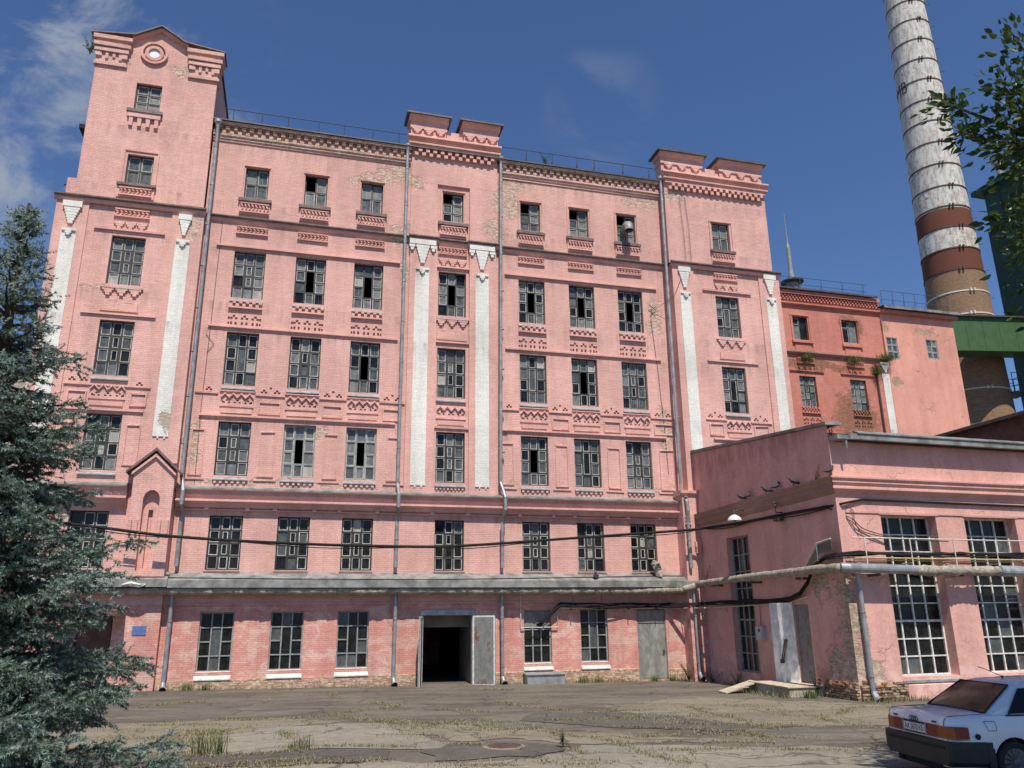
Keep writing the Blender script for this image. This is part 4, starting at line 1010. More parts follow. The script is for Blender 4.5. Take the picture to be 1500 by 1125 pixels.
S = thing('plastered_building', (41, 12, .1), 'smooth salmon plastered block with two small grey windows beside the brick chimney', 'building')
YP = 9.86
sw = [(38.6,39.5,19.42,21.0),(41.9,42.85,19.67,21.1)]
mb = MB(); mb.wall(38.44, 44.5, 0, 23.15, YP, sw, (), .2)
mb.face(((44.5,YP,0),(44.5,19.5,0),(44.5,19.5,23.15),(44.5,YP,23.15))); mb.face(((38.44,19.5,0),(38.44,YP,0),(38.44,YP,23.15),(38.44,19.5,23.15))); mb.face(((44.5,19.5,0),(38.44,19.5,0),(38.44,19.5,23.15),(44.5,19.5,23.15)))
mb.build('wall', M['salmon'], S)
for (a,b,c,e) in sw: window(a,b,c,e,YP,2,3,S,gw=(0,.7,.3,0),frame='gframe',putty=True,bar=.06,mull=.06,recess=.05)
mb = MB(); mb.face(((38.44,YP-.5,23.2),(44.9,YP-.5,23.2),(44.9,19.5,24.4),(38.44,19.5,24.4))); mb.box(38.44,44.9,YP-.5,YP-.4,23.0,23.19); mb.box(38.44,44.75,YP-.3,YP,22.72,22.95,1)
mb.build('roof', [M['flash'], M['red']], S)
railing(38.9,44.6,YP+.2,23.25,24.6,[38.9+.95*k for k in range(7)],S,M['blueiron'],True)

# ------------------------------------------------------------------ chimney
CH = thing('factory_chimney', (63.5, 27, 0), 'tall round brick chimney with white and brown painted bands and iron hoops', 'chimney')
def chr_(z): return 3.55 - .0227*z
gch = NT('chimney_brick'); p = gch.pos(); X, Y, Z = gch.xyz(p)
ang_ = gch.math('MULTIPLY', gch.math('ARCTAN2', gch.math('SUBTRACT', Y, 27.), gch.math('SUBTRACT', X, 63.5)), 2.9)
bt = gch.n('ShaderNodeTexBrick'); gch.set(bt.inputs['Vector'], gch.n('ShaderNodeCombineXYZ', ins={0:ang_, 1:Z}).outputs[0])
for k, v in (('Scale',1.),('Mortar Size',.014),('Brick Width',.28),('Row Height',.085)): bt.inputs[k].default_value = v
bt.inputs['Color1'].default_value = (.30,.17,.095,1); bt.inputs['Color2'].default_value = (.16,.085,.05,1); bt.inputs['Mortar'].default_value = (.33,.25,.17,1)
cvec = gch.n('ShaderNodeCombineXYZ', ins={0:ang_, 1:Z}).outputs[0]
flake = gch.noise(gch.scaled(cvec,1.,1.,1.), 2.2, 8., .82)
lz = gch.ramp(gch.noise(gch.scaled(p,.2,.2,.5), 1., 3.), .3, .7, .0, .06)
col = gch.mix(1., bt.outputs['Color'], (1,1,1), 'MULTIPLY')
def band(col, z0, z1, paint, thr):
    k = gch.math('MULTIPLY', gch.math('GREATER_THAN', Z, z0), gch.math('LESS_THAN', Z, z1))
    w = gch.ramp(gch.math('SUBTRACT', flake, lz), thr, thr+.05, 1., 0.)
    return gch.mix(gch.math('MULTIPLY', k, w), col, paint)
WH = gch.mix(gch.ramp(gch.noise(gch.scaled(cvec,1.6,.45,1.), 1.3, 7., .75), .42, .62, 0., .9), (.66,.64,.59), (.36,.325,.285))
BR = gch.mix(gch.ramp(flake, .4, .7, 0., .5), (.165,.062,.042), (.12,.055,.04))
ZB = (35.35, 37.7, 39.95, 42.2)
col = band(col, ZB[0], ZB[1], BR, .68); col = band(col, ZB[1], ZB[2], WH, .52); col = band(col, ZB[2], ZB[3], BR, .60); col = band(col, ZB[3], 120., WH, .525)
gch.fin(col, .9, 0., gch.bump(gch.math('ADD', gch.math('MULTIPLY', bt.outputs['Fac'], -.5), flake), .5, .03), .2)
M['chimney'] = gch.m
mb = MB(); mb.lathe([(chr_(z), z) for z in (0,15,30,45,60,75,90)], 63.5, 27, 64)
mb.build('shaft', M['chimney'], CH, smooth=True)
hoops = []
for z, m in [(19.6,'paleiron'),(23.0,'paleiron'),(26.6,'paleiron'),(30.6,'paleiron'),(33.0,'paleiron')]: hoops.append((z, m))
z = 35.35
while z < 88: hoops.append((z, 'hoop')); z += 2.35 if z < 44 else 2.62
M['hoop'] = plain('rusty_hoop', (.075,.035,.03), .7, .3, 6.)
for k,(z, m) in enumerate(hoops):
    r = chr_(z); mb = MB(); h = .07
    mb.lathe([(r,z-h),(r+.05,z-h),(r+.05,z+h),(r,z+h)], 63.5, 27, 64, caps=False)
    a0 = -2.15 + .35*((k*7)%5)/5
    for a in (a0, a0+.12):
        c, s = math.cos(a), math.sin(a); T = lambda x,y,zz,c=c,s=s: (63.5+x*c-y*s, 27+x*s+y*c, zz)
        q = MB(T); q.box(r+.02,r+.22,-.07,.07,z-.16,z+.16)
        n0 = len(mb.v); mb.v += q.v; mb.f += [[i+n0 for i in f] for f in q.f]; mb.mi += q.mi
    mb.build('hoop', M[m], CH)
# ladder and small platform on the right flank
mb = MB(); a = rad(-18); c, s = math.cos(a), math.sin(a)
T = lambda x,y,zz: (63.5+x*c-y*s, 27+x*s+y*c, zz)
mb = MB(T)
for yy in (-.25,.25): mb.tube([(chr_(z)+.25,yy,z) for z in (10,30,50,70,88)], .035, 5)
z = 10
while z < 60: mb.tube([(chr_(z)+.25,-.25,z),(chr_(z)+.25,.25,z)], .02, 4); z += .5
for z in range(12, 86, 3): mb.tube([(chr_(z),-.25,z),(chr_(z)+.75,-.25,z+.1)], .03, 4); 
mb.build('ladder', M['iron'], CH)
mb = MB(T); r = chr_(23.5); mb.box(r,r+1.6,-1.2,1.2,22.9,23.05)
for zz in (23.6,24.2,24.9): mb.tube([(r,-1.2,zz),(r+1.6,-1.2,zz),(r+1.6,1.2,zz),(r,1.2,zz)], .035, 5)
for xx,yy in ((r+.1,-1.2),(r+.8,-1.2),(r+1.6,-1.2),(r+1.6,0),(r+1.6,1.2),(r+.8,1.2)): mb.tube([(xx,yy,23.),(xx,yy,24.9)], .035, 5)
mb.build('platform', M['blueiron'], CH)
# painted letters wrapped round the shaft
def text_mesh(body, size):
    cu = bpy.data.curves.new('letters', 'FONT'); cu.body = body; cu.size = size; cu.fill_mode = 'FRONT'
    o = bpy.data.objects.new('letters', cu); COL.objects.link(o)
    dg = bpy.context.evaluated_depsgraph_get(); dg.update()
    me = bpy.data.meshes.new_from_object(o.evaluated_get(dg)); bpy.data.objects.remove(o); bpy.data.curves.remove(cu)
    return me
import bmesh
def letters(name, body, size, mat, parent, fn, width=None, local=False, cuts=0):
    me = text_mesh(body, size); bm = bmesh.new(); bm.from_mesh(me); bpy.data.meshes.remove(me)
    if cuts:
        bmesh.ops.triangulate(bm, faces=bm.faces[:]); bmesh.ops.subdivide_edges(bm, edges=bm.edges[:], cuts=cuts, use_grid_fill=True)
    x0 = min(v.co.x for v in bm.verts); x1 = max(v.co.x for v in bm.verts); y0 = min(v.co.y for v in bm.verts); y1 = max(v.co.y for v in bm.verts)
    f = (width/(x1-x0)) if width else 1.
    off = Vector((0,0,0)) if local else ROOT[parent.name]
    for v in bm.verts: v.co = Vector(fn((v.co.x-x0)*f, v.co.y-y0)) - off
    out = bpy.data.meshes.new(name); bm.to_mesh(out); bm.free(); out.materials.append(mat)
    o = bpy.data.objects.new(name, out); COL.objects.link(o); o.parent = parent; return o
zl = 57.0; al = rad(-214.)
letters('painted_letters', 'MB', 2.2, M['hoop'], CH, lambda x, y: (63.5+(chr_(zl+y)+.02)*math.cos(al+x/2.3), 27+(chr_(zl+y)+.02)*math.sin(al+x/2.3), zl+y), 1.9, cuts=2)

# green conveyor gallery, silo block, far building
G = thing('conveyor_gallery', (57, 22.4, 25), 'green sheet-metal conveyor gallery crossing in front of the chimney', 'gallery')
def gq(x, z): return z + (x-56)*.066
mb = MB()
for (y0,y1,z0,z1,m) in ((21.3,23.3,25.2,28.45,0),):
    pts = [(44,y0,gq(44,z0)),(69.9,y0,gq(69.9,z0)),(69.9,y1,gq(69.9,z0)),(44,y1,gq(44,z0)),(44,y0,gq(44,z1)),(69.9,y0,gq(69.9,z1)),(69.9,y1,gq(69.9,z1)),(44,y1,gq(44,z1))]
    i = [mb.P(q) for q in pts]
    for q in ((0,1,5,4),(1,2,6,5),(2,3,7,6),(3,0,4,7),(4,5,6,7),(3,2,1,0)): mb.f.append([i[k] for k in q]); mb.mi.append(0)
mb.build('panel_wall', M['green'], G)
mb = MB()
for k in range(14):
    x = 44.5+k*1.9; mb.box(x,x+.03,21.27,21.3,gq(x,25.3),gq(x,28.2))
mb.build('panel_seam', M['green'], G)
mb = MB()
for y0, z0, z1 in ((21.05,28.45,28.6),):
    pts = [(44,y0,gq(44,z0)),(69.9,y0,gq(69.9,z0)),(69.9,23.6,gq(69.9,z0)),(44,23.6,gq(44,z0)),(44,y0,gq(44,z1)),(69.9,y0,gq(69.9,z1)),(69.9,23.6,gq(69.9,z1)),(44,23.6,gq(44,z1))]
    i = [mb.P(q) for q in pts]
    for q in ((0,1,5,4),(1,2,6,5),(2,3,7,6),(3,0,4,7),(4,5,6,7),(3,2,1,0)): mb.f.append([i[k] for k in q]); mb.mi.append(0)
mb.build('roof', M['roof'], G)
SI = thing('silo_tower', (80, 16, 0), 'dark green clad silo tower rising behind the leafy branches', 'silo')
mb = MB(); mb.box(69.8,92,4,27.2,0,46.0); mb.box(69.6,69.8,4,27.4,0,41.6,0)
for k in range(8): mb.box(69.72,69.79,5+k*2.9,5.12+k*2.9,41.7,46)
mb.build('wall', M['dgreen'], SI)
mb = MB(); mb.prism_y([(68.9,46.0),(93,46.0),(93,46.5),(81,50.5),(68.9,46.5)], 3.2, 28.0); mb.build('roof', M['dgreen'], SI)
mb = MB()
for y in (18.5,22.5):
    for z in (32.5,37.0): mb.box(69.5,69.6,y,y+.9,z,z+1.5)
mb.build('window', M['gl1'], SI)
mb = MB(); mb.lathe([(.3,46.4),(.3,48.6),(.42,48.7),(.42,49.0)], 70.3, 25.2, 10); mb.build('vent_pipe', M['flash'], SI)
DB = thing('distant_building', (-22, 24, 0), 'grey flat-roofed building glimpsed between the spruce and the mill tower', 'building')
mb = MB(); mb.box(-34,-14,20,30,0,17.6); mb.build('wall', M['concrete'], DB)
for zz in (3.,6.6,10.2,13.8):
    for xx in (-32,-28.6,-25.2,-21.8,-18.4): mb = MB(); mb.box(xx,xx+1.6,19.95,20.02,zz,zz+1.8); mb.build('window', M['gl1'], DB)
mb = MB(); mb.box(-34.3,-13.7,19.7,30.3,17.6,17.95); rf = mb.build('roof', M['blueiron'], DB)
mb = MB(); mb.tube([(-17.1,21,17.9),(-17.1,21,20.4)],.035,5); mb.tube([(-17.5,21,19.9),(-16.7,21,19.9)],.02,4); mb.build('aerial', M['iron'], rf)

# ------------------------------------------------------------------ pipes, cables, lamp
IP = thing('insulated_pipe', (17, -6, 4), 'ragged lagged heating pipe running under the canopy and round the annex corner', 'pipe')
lag = NT('ragged_lagging'); p = lag.pos()
n1 = lag.noise(p, 5., 7., .7, .8); n2 = lag.noise(p, 26., 5., .75)
c = lag.mix(lag.ramp(n1, .36, .66, 0., 1.), (.30,.26,.20), (.56,.52,.44)); c = lag.mix(lag.ramp(n2, .5, .68, 0., .75), c, (.16,.13,.10))
lag.fin(c, .95, 0., lag.bump(lag.math('ADD', n1, n2), .9, .05), .1)
def lumpy(name, path, r, mat, parent, amp=.18, seedn=1, n=14, step=.09):
    rn = np.random.default_rng(seedn); P = [Vector(q) for q in path]; pts = []; rs = []
    for a, b in zip(P[:-1], P[1:]):
        k = max(1, int((b-a).length/step))
        for i in range(k): pts.append(a.lerp(b, i/k))
    pts.append(P[-1])
    w = rn.normal(0, 1, len(pts)); w = np.convolve(w, np.ones(3)/3, 'same')
    saw = [((i % 7)/7.)*.5 for i in range(len(pts))]
    rs = [r*(1+amp*w[i]*.7+amp*.5*saw[i]) for i in range(len(pts))]
    pts = [q + Vector((0,0,-.015*abs(w[i]))) for i, q in enumerate(pts)]
    mb = MB(); mb.tube(pts, rs, n); 
    jit = rn.normal(0, amp*r*.28, (len(mb.v), 3)); mb.v = [tuple(np.array(v)+jit[i]) for i, v in enumerate(mb.v)]
    return mb.build(name, mat, parent, smooth=True)
lumpy('lagging', [(-8.5,-.72,3.80),(-4.5,-.5,3.80),(3,-.5,3.79),(9,-.5,3.78),(14,-.5,3.77),(16.6,-.62,3.80)], .135, lag.m, IP, .22, 4)
e0 = TS(.55,-.45,4.02); e1 = TS(LS*.5,-.45,4.10); e2 = TS(LS-.6,-.45,4.14); e3 = TS(LS+.42,-.42,4.12); f0 = TF(.3,-.46,4.1); f1 = TF(2.3,-.46,4.06); f2 = TF(5.8,-.46,4.04); f3 = TF(19,-.46,4.0)
lumpy('lagging', [(16.5,-.66,3.82),(17.05,-.95,3.95),e0,e1,e2,e3], .135, lag.m, IP, .10, 5)
mb = MB(); mb.tube([e3, TF(-.2,-.46,4.11), f0, f1], .15, 16); mb.build('sheet_jacket', M['zinc'], IP, smooth=False)
lumpy('lagging', [f1, f2], .15, lag.m, IP, .2, 6)
mb = MB(); mb.tube([TF(5.75,-.46,4.04), TF(6.7,-.46,4.03)], .18, 16); mb.build('sheet_jacket', M['sill'], IP)
lumpy('lagging', [TF(6.68,-.46,4.03), f3], .15, lag.m, IP, .2, 7)
mb = MB(TF)
for k in range(6):
    x = .9+k*3.3; mb = MB(TF); mb.box(x-.04,x+.04,-.5,0,3.86,3.94); mb.build('bracket', M['iron'], IP)
for x in (2.0,5.2,8.4): mb = MB(TS); mb.box(x-.04,x+.04,-.5,0,3.86,3.94); mb.build('bracket', M['iron'], IP)

CB = thing('cable_bundle', (14, -.3, 3.2), 'bundle of black cables running from the covered window to the annex corner', 'cables')
rn = random.Random(5)
for k in range(7):
    dz, dy = rn.uniform(-.10,.12), rn.uniform(-.10,.04); mb = MB()
    pts = [(10.05+.03*k,.12,2.42-.02*k),(10.2+.03*k,-.14+dy,2.5+dz*.6),(10.55,-.22+dy,2.86+dz),(11.0,-.26+dy,3.24+dz)]
    x = 11.8
    while x < 16.6: pts.append((x,-.26+dy+rn.uniform(-.03,.03),3.17+dz+rn.uniform(-.05,.05))); x += .7
    pts += [(16.75,-.95+dy,3.16+dz)]
    for xx in (.8,1.8,2.8,3.9,5.0,6.2): pts.append(TS(xx,-.12+dy,3.22+dz*.8+rn.uniform(-.04,.04)))
    pts += [TS(7.3,-.12+dy,3.26+dz),TS(8.0,-.14+dy,3.42+dz),TS(8.7,-.2+dy,3.8+dz),TS(9.3,-.3+dy,4.28+dz*.8),TS(LS-.4,-.36+dy,4.5+dz*.8),TS(LS+.25,-.38+dy,4.52+dz)]
    x = .3
    while x < 19: pts.append(TF(x,-.42+dy*.6,4.56+dz*1.3+rn.uniform(-.05,.04))); x += .8
    mb.tube(pts, .026 if k < 5 else .018, 6); mb.build('cable', M['black'], CB)
mb = MB()
for x in (11.5,12.8,14.1,15.4): mb.box(x-.02,x+.02,-.40,0,3.0,3.04); mb.tube([(x,-.38,3.0),(x,-.38,3.9)],.008,4)
mb.build('hanger', M['iron'], CB)

CR = thing('cable_rack', tuple(TF(5,-.5,4.2)), 'pale pipe railing carrying cables along the annex front', 'railing')
mb = MB(TF); mb.tube([(.05,-.44,5.05),(19,-.44,5.03)], .024, 6); mb.build('rail', M['paleiron'], CR)
mb = MB(TF); mb.tube([(.05,-.46,4.42),(19,-.46,4.38)], .03, 6); mb.tube([(.05,-.40,4.36),(19,-.40,4.32)], .02, 6); mb.build('rail', M['yellowiron'], CR)
for k in range(9):
    x = .52+k*1.76; mb = MB(TF); mb.tube([(x,-.47,4.15),(x,-.47,5.06)], .022, 6); mb.tube([(x,-.47,4.28),(x,0,4.28)], .02, 5); mb.build('post', M['paleiron'], CR)
mb = MB(TS); y = -.40
mb.tube([(LS+.05,y,5.05),(LS-.75,y,4.97),(LS-1.75,y+.05,4.2)], .022, 6); mb.tube([(LS-.75,y,4.97),(LS-.75,y,4.35)], .025, 6); mb.build('rail', M['paleiron'], CR)
mb = MB(TS); mb.prism_y([(LS+.02,5.02),(LS-.72,4.93),(LS-1.65,4.2),(LS-1.2,4.25),(LS-.7,4.62),(LS+.02,4.68)], -.37, -.36); mb.build('side_plate', M['olive'], CR)

OC = thing('overhead_cable', (2, -1, 5.6), 'thick black overhead cable sagging across the mill front to the annex', 'cable')
def sag(pts, k=10):
    out = []
    for i in range(len(pts)-1):
        p0 = Vector(pts[max(i-1,0)]); p1 = Vector(pts[i]); p2 = Vector(pts[i+1]); p3 = Vector(pts[min(i+2,len(pts)-1)])
        for j in range(k):
            t = j/k; out.append(.5*((2*p1)+(p2-p0)*t+(2*p0-5*p1+4*p2-p3)*t*t+(3*p1-p0-3*p2+p3)*t**3))
    out.append(Vector(pts[-1])); return out
mp = [(-12,-1.3,6.5),(-7.34,-1,6.08),(-4.18,-1,5.73),(.51,-1,5.52),(5.02,-1,5.47),(7.27,-1,5.57),(12.02,-1,5.95),(16.51,-1,6.31)]
mp = [mp[0]] + [(x*.9886, -1.365, 2.78+(z-2.78)*.9886) for x, y, z in mp[1:]]
sd = [TS(1.4,-.15,6.36),TS(4.3,-.10,6.25),TS(7.2,-.1,6.2),TS(LS-.3,-.1,6.12)]
ff = [TF(.2,-.08,6.18),TF(1.0,-.06,6.34),TF(2.9,-.06,6.33),TF(7.8,-.06,6.30),TF(14,-.06,6.3)]
mb = MB(); mb.tube(sag(mp+sd), .056, 7); mb.tube([Vector(sd[-1])]+[Vector(q) for q in ff], .04, 7); mb.build('main_cable', M['black'], OC)
mb = MB(); mb.tube([q+Vector((0,-.03,-.075+.05*math.sin(i*.35))) for i, q in enumerate(sag(mp+sd))], .02, 6); mb.build('thin_cable', M['black'], OC)
mb = MB()
for k, (a, b) in enumerate(((.62,.3),(.5,.26))):
    mb.tube(sag([TS(LS-.35,-.12,6.1), TF(.45,-.08,5.6+.1*k), TF(.95,-.08,5.25+.1*k), TF(2.3,-.2,5.06), TF(4.0,-.3,5.0)]), .016, 5)
mb.tube(sag([TF(.3,-.06,6.1), TF(.55,-.08,5.95), TF(.55,-.1,5.6), TF(.75,-.1,5.2)]), .014, 5)
mb.build('slack_wire', M['iron'], OC)
mb = MB()
for s_ in (3.3,): 
    x = sx(s_); mb.T = TS; mb.tube([(x,0,6.3),(x,-.25,6.3),(x,-.25,6.55)], .025, 6); mb.lathe([(.03,6.5),(.06,6.54),(.04,6.6),(.055,6.64),(.02,6.7)], x, -.25, 10); mb.box(x-.15,x+.2,-.3,-.1,5.98,6.1)
mb.build('insulator', M['iron'], OC)

LM = thing('wall_lamp', TS(sx(5.7),-.7,6.35), 'white enamel dome lamp on the shaded annex side wall', 'lamp')
lx, ly, lz_ = TS(sx(5.75),-.62,6.28)
mb = MB(); T = lambda x,y,z: (lx + x, ly + y, lz_ + z)
mb.T = T; prof = [(.27,0),(.25,.08),(.18,.16),(.09,.21),(.04,.23)]
mb.lathe(prof, 0, 0, 24, caps=False); mb.lathe([(r-.012,z-.004) for r,z in prof], 0, 0, 24, caps=False); mb.build('shade', M['white_enamel'], LM, smooth=True)
mb = MB(T); mb.lathe([(.045,.20),(.06,.3),(.03,.42)], 0,0,12); mb.tube([(0,0,.36),(.2,.0,.42),(.62,.02,.36)], .02, 6); mb.build('bracket', M['iron'], LM)
mb = MB(T); mb.lathe([(.01,-.05),(.06,-.03),(.07,.06),(.03,.16)], 0,0,12); mb.build('bulb', M['gl2'], LM, smooth=True)

CN = thing('white_conduit', (10, -.1, 2.5), 'thin cream conduit framing the covered window and running on to the annex', 'conduit')
mb = MB()
mb.tube([(9.30,-.10,3.95),(9.30,-.10,2.30),(10.91,-.10,2.30),(10.91,-.10,3.07),(16.6,-.12,3.02)], .026, 6)
mb.tube([(16.6,-.12,3.02),(16.7,-.95,3.02),TS(.8,-.06,3.02),TS(7.0,-.06,3.1),TS(8.3,-.06,3.3)], .022, 6)
mb.build('tube', M['paleiron'], CN)

# ------------------------------------------------------------------ small things
def T_at(x, y, z): return lambda a, b, c: (x+a, y+b, z+c)
ST = thing('concrete_steps', (16.2, -8.0, .15), 'worn concrete doorstep with three steps at the white annex door', 'steps')
mb = MB(TS)
z0 = .12
mb.box(sx(4.3), sx(1.75), -1.35, -.002, -.1, .44); mb.box(sx(4.6), sx(4.3), -1.25, -.01, -.1, .31); mb.box(sx(4.95), sx(4.6), -1.3, -.01, -.1, .2)
mb.build('landing', M['concrete'], ST)
mb = MB(TS); mb.box(sx(4.3), sx(1.7), -1.42, -.004, .441, .475); mb.box(sx(4.6), sx(4.3), -1.3, -.012, .311, .335); mb.box(sx(4.95),sx(4.6),-1.34,-.012,.201,.222); mb.build('tread', M['board'], ST)
mb = MB(); 
a = Vector((16.0,-6.55,.45)); b = Vector((14.55,-6.85,gz(14.5,-6.8)+.01)); w = Vector((.05,.36,0))
for k in range(2):
    o_ = w*(k*.98-.98)
    q = [a+o_, a+o_+w*.94, b+o_+w*.94, b+o_]
    up = Vector((0,0,.045)); i = [mb.P(v) for v in q] + [mb.P(v+up) for v in q]
    for f in ((0,1,5,4),(1,2,6,5),(2,3,7,6),(3,0,4,7),(4,5,6,7),(3,2,1,0)): mb.f.append([i[t] for t in f]); mb.mi.append(0)
mb.build('plank_ramp', M['board'], None, loc=tuple(b), label='pale wooden plank ramp leaning on the concrete steps', cat='plank')
MC = thing('manhole_cover', (4.0,-17.6,gz(4,-17.6)), 'round rusty manhole cover set in the dark asphalt patch', 'manhole')
mb = MB(); z = gz(4.0,-17.6); mb.lathe([(.40,z-.05),(.40,z+.030),(.33,z+.04)], 4.0,-17.6, 28, caps=False); mb.lathe([(.33,z+.02),(.33,z+.036)], 4.0,-17.6,28); mb.build('cover', M['astan'], MC)
mb = MB()
for k in range(-3,4):
    l = math.sqrt(.31**2-(k*.085)**2); mb.box(4-l,4+l,-17.6+k*.085-.012,-17.6+k*.085+.012,z+.037,z+.043)
mb.build('cover_rib', M['hoop'], MC)
# meter box and notices on the annex side wall
EM = thing('meter_box', TS(sx(5.4),-.1,2.05), 'grey electric meter box fixed beside the white annex door', 'box')
mb = MB(TS); x = sx(5.42); mb.box(x-.28,x+.22,-.2,-.002,1.8,2.3); mb.box(x-.24,x+.18,-.22,-.2,1.84,2.26); mb.build('case', M['meter'], EM)
mb = MB(TS); mb.box(x-.05,x+.1,-.225,-.22,2.1,2.2); mb.build('display', M['iron'], EM)
mb = MB(TS); mb.box(x-.36,x-.28,-.15,-.05,1.9,2.0); mb.build('switch', M['iron'], EM)
mb = MB(TS); mb.tube([(x,-.1,2.3),(x-.05,-.06,2.7),(x-.03,-.05,3.2)], .012, 5); mb.build('feed_wire', M['iron'], EM)
mb = MB(TS); mb.box(sx(4.78),sx(4.42),-.012,-.002,2.12,2.36); mb.build('notice', M['blue'], None, loc=TS(sx(4.6),0,2.24), label='small blue notice plate between meter box and annex door', cat='sign')
mb = MB(TS); mb.box(sx(5.0),sx(4.62),-.012,-.002,1.80,2.06); mb.box(sx(4.6),sx(4.22),-.011,-.002,1.8,2.07); mb.build('notice', M['paper'], None, loc=TS(sx(4.6),0,1.94), label='pair of faded paper notices below the blue plate', cat='sign')
mb = MB(); mb.box(-5.47,-5.0,YT-.025,YT-.002,2.24,2.56); 
mb.build('address_plate', M['blue'], None, loc=(-5.2,YT,2.4), label='small blue plate on the pink wall left of the first drainpipe', cat='sign')
mb = MB(); rn = random.Random(2)
pts = [(15.30,-.30,4.98),(15.45,-.32,4.9),(15.5,-.36,4.65),(15.56,-.40,4.45),(15.6,-.5,4.3)]
mb.tube(pts,[.10,.17,.16,.15,.04],9); mb.v = [tuple(q+rn.uniform(-.04,.04) for q in v) for v in mb.v]
mb.build('insulation_scrap', lag.m, None, loc=(15.5,-.4,4.35), label='ragged pale lump of insulation hanging under the last second floor window', cat='scrap')
mb = MB(); pts = [(-5.9,-.86,4.0),(-5.6,-.9,4.05),(-5.3,-.88,3.98),(-5.1,-.87,4.04)]
mb.tube(pts,[.03,.09,.07,.02],8); mb.v = [tuple(q+rn.uniform(-.03,.03) for q in v) for v in mb.v]
mb.build('insulation_scrap', M['palestuff'], None, loc=(-5.5,-.8,4.0), label='torn white scrap on the canopy edge below the gabled niche', cat='scrap')

# birds
def bird(x, y, z, heading, label, mat='bird', s=1., name='bird', group=None):
    o = thing(name, (x,y,z), label, 'bird', group)
    ca, sa = math.cos(heading), math.sin(heading)
    T = lambda a,b,c: (x+s*(a*ca-b*sa), y+s*(a*sa+b*ca), z+s*c)
    mb = MB(T)
    mb.tube([(-.33,0,.10),(-.24,0,.12),(-.13,0,.15),(-.03,0,.18),(.06,0,.22),(.10,0,.27),(.13,0,.31),(.17,0,.325),(.20,0,.32)], [.018,.03,.065,.085,.08,.06,.045,.04,.015], 10)
    mb.tube([(.19,0,.32),(.25,0,.305)], [.014,.002], 5)
    for q in (-.03,.03): mb.tube([(0,q,.12),(.01,q,.06),(0,q,.0)], .008, 4); mb.tube([(-.03,q,.005),(.05,q,.005)], .006, 4)
    mb.build('body', M[mat], o, smooth=True)
    mb = MB(T)
    for q in (-1,1): mb.tube([(.06,q*.07,.22),(-.05,q*.085,.18),(-.2,q*.05,.13),(-.3,q*.02,.11)], [.02,.045,.03,.006], 6)
    mb.build('wing', M[mat], o, smooth=True)
    return o
for s_, h, l in ((5.88,2.6,'dark bird on the annex side cornice, farthest from the corner'),(5.3,.6,'small dark bird on the side cornice above the white lamp'),(3.95,2.2,'upright dark bird on the annex side cornice'),(3.2,.3,'large dark bird leaning forward on the annex side cornice'),(2.05,2.8,'crouching dark bird on the cornice nearest the weeds')):
    x, y, z = TS(sx(s_), -.18, 7.07); bird(x, y, z, h, l, s=.85 if s_ != 3.2 else 1.0, group='birds along the annex cornice')
x, y, z = TS(LS+.1,-.15,7.08); bird(x, y, z, .3, 'dark bird perched right on the annex cornice corner', group='birds along the annex cornice')
bird(12.5,-.62,4.2,-2.0,'grey pigeon standing on the sheet-metal canopy', 'birdgrey', 1.05)

# ------------------------------------------------------------------ vegetation
def basis(D):
    D = D/np.linalg.norm(D, axis=-1, keepdims=True)
    up = np.where(np.abs(D[...,2:3]) < .95, np.array([0,0,1.]), np.array([1.,0,0]))
    A_ = np.cross(D, up); A_ /= np.linalg.norm(A_, axis=-1, keepdims=True)
    return D, A_, np.cross(A_, D)
def needles(P, D, L, per, nl=.027, nw=.0024, spread=.95):
    """brushes of needles: start points P, directions D, lengths L -> triangles"""
    n = len(P); D, A_, B_ = basis(D)
    t = RNG.random((n, per)); ph = RNG.random((n, per))*2*np.pi
    base = P[:,None] + D[:,None]*(t*L[:,None])[...,None]
    out = A_[:,None]*np.cos(ph)[...,None] + B_[:,None]*np.sin(ph)[...,None]
    sp = spread*(.75+.4*RNG.random((n,per)))[...,None]
    nd = D[:,None]*(1-.45*sp) + out*sp; nd /= np.linalg.norm(nd, axis=-1, keepdims=True)
    ln = (nl*(.75+.5*RNG.random((n,per))))[...,None]
    side = np.cross(nd, out + .3*RNG.normal(size=nd.shape)); side /= np.linalg.norm(side, axis=-1, keepdims=True)+1e-9
    V = np.stack([base-side*nw, base+side*nw, base+nd*ln], axis=2).reshape(-1,3)
    return V
sp_x, sp_y = -2.78, -24.9; sp_z = gz(sp_x, sp_y)
SPR = thing('spruce_tree', (sp_x, sp_y, sp_z), 'blue spruce with dense drooping boughs close to the camera', 'tree')
mb = MB(); mb.tube([(sp_x,sp_y,sp_z-.1),(sp_x+.02,sp_y,3),(sp_x,sp_y+.02,5.2),(sp_x,sp_y,6.8)],[.13,.10,.05,.012],10); mb.build('trunk', M['bark'], SPR)
def radius_at(z):
    h = (6.85-z)/6.5
    return max(.10, min(1.56, 2.05*max(h,.02)))
SH_P, SH_D, SH_L, SH_N = [], [], [], []
wood = MB()
z = sp_z + .30
lev = 0
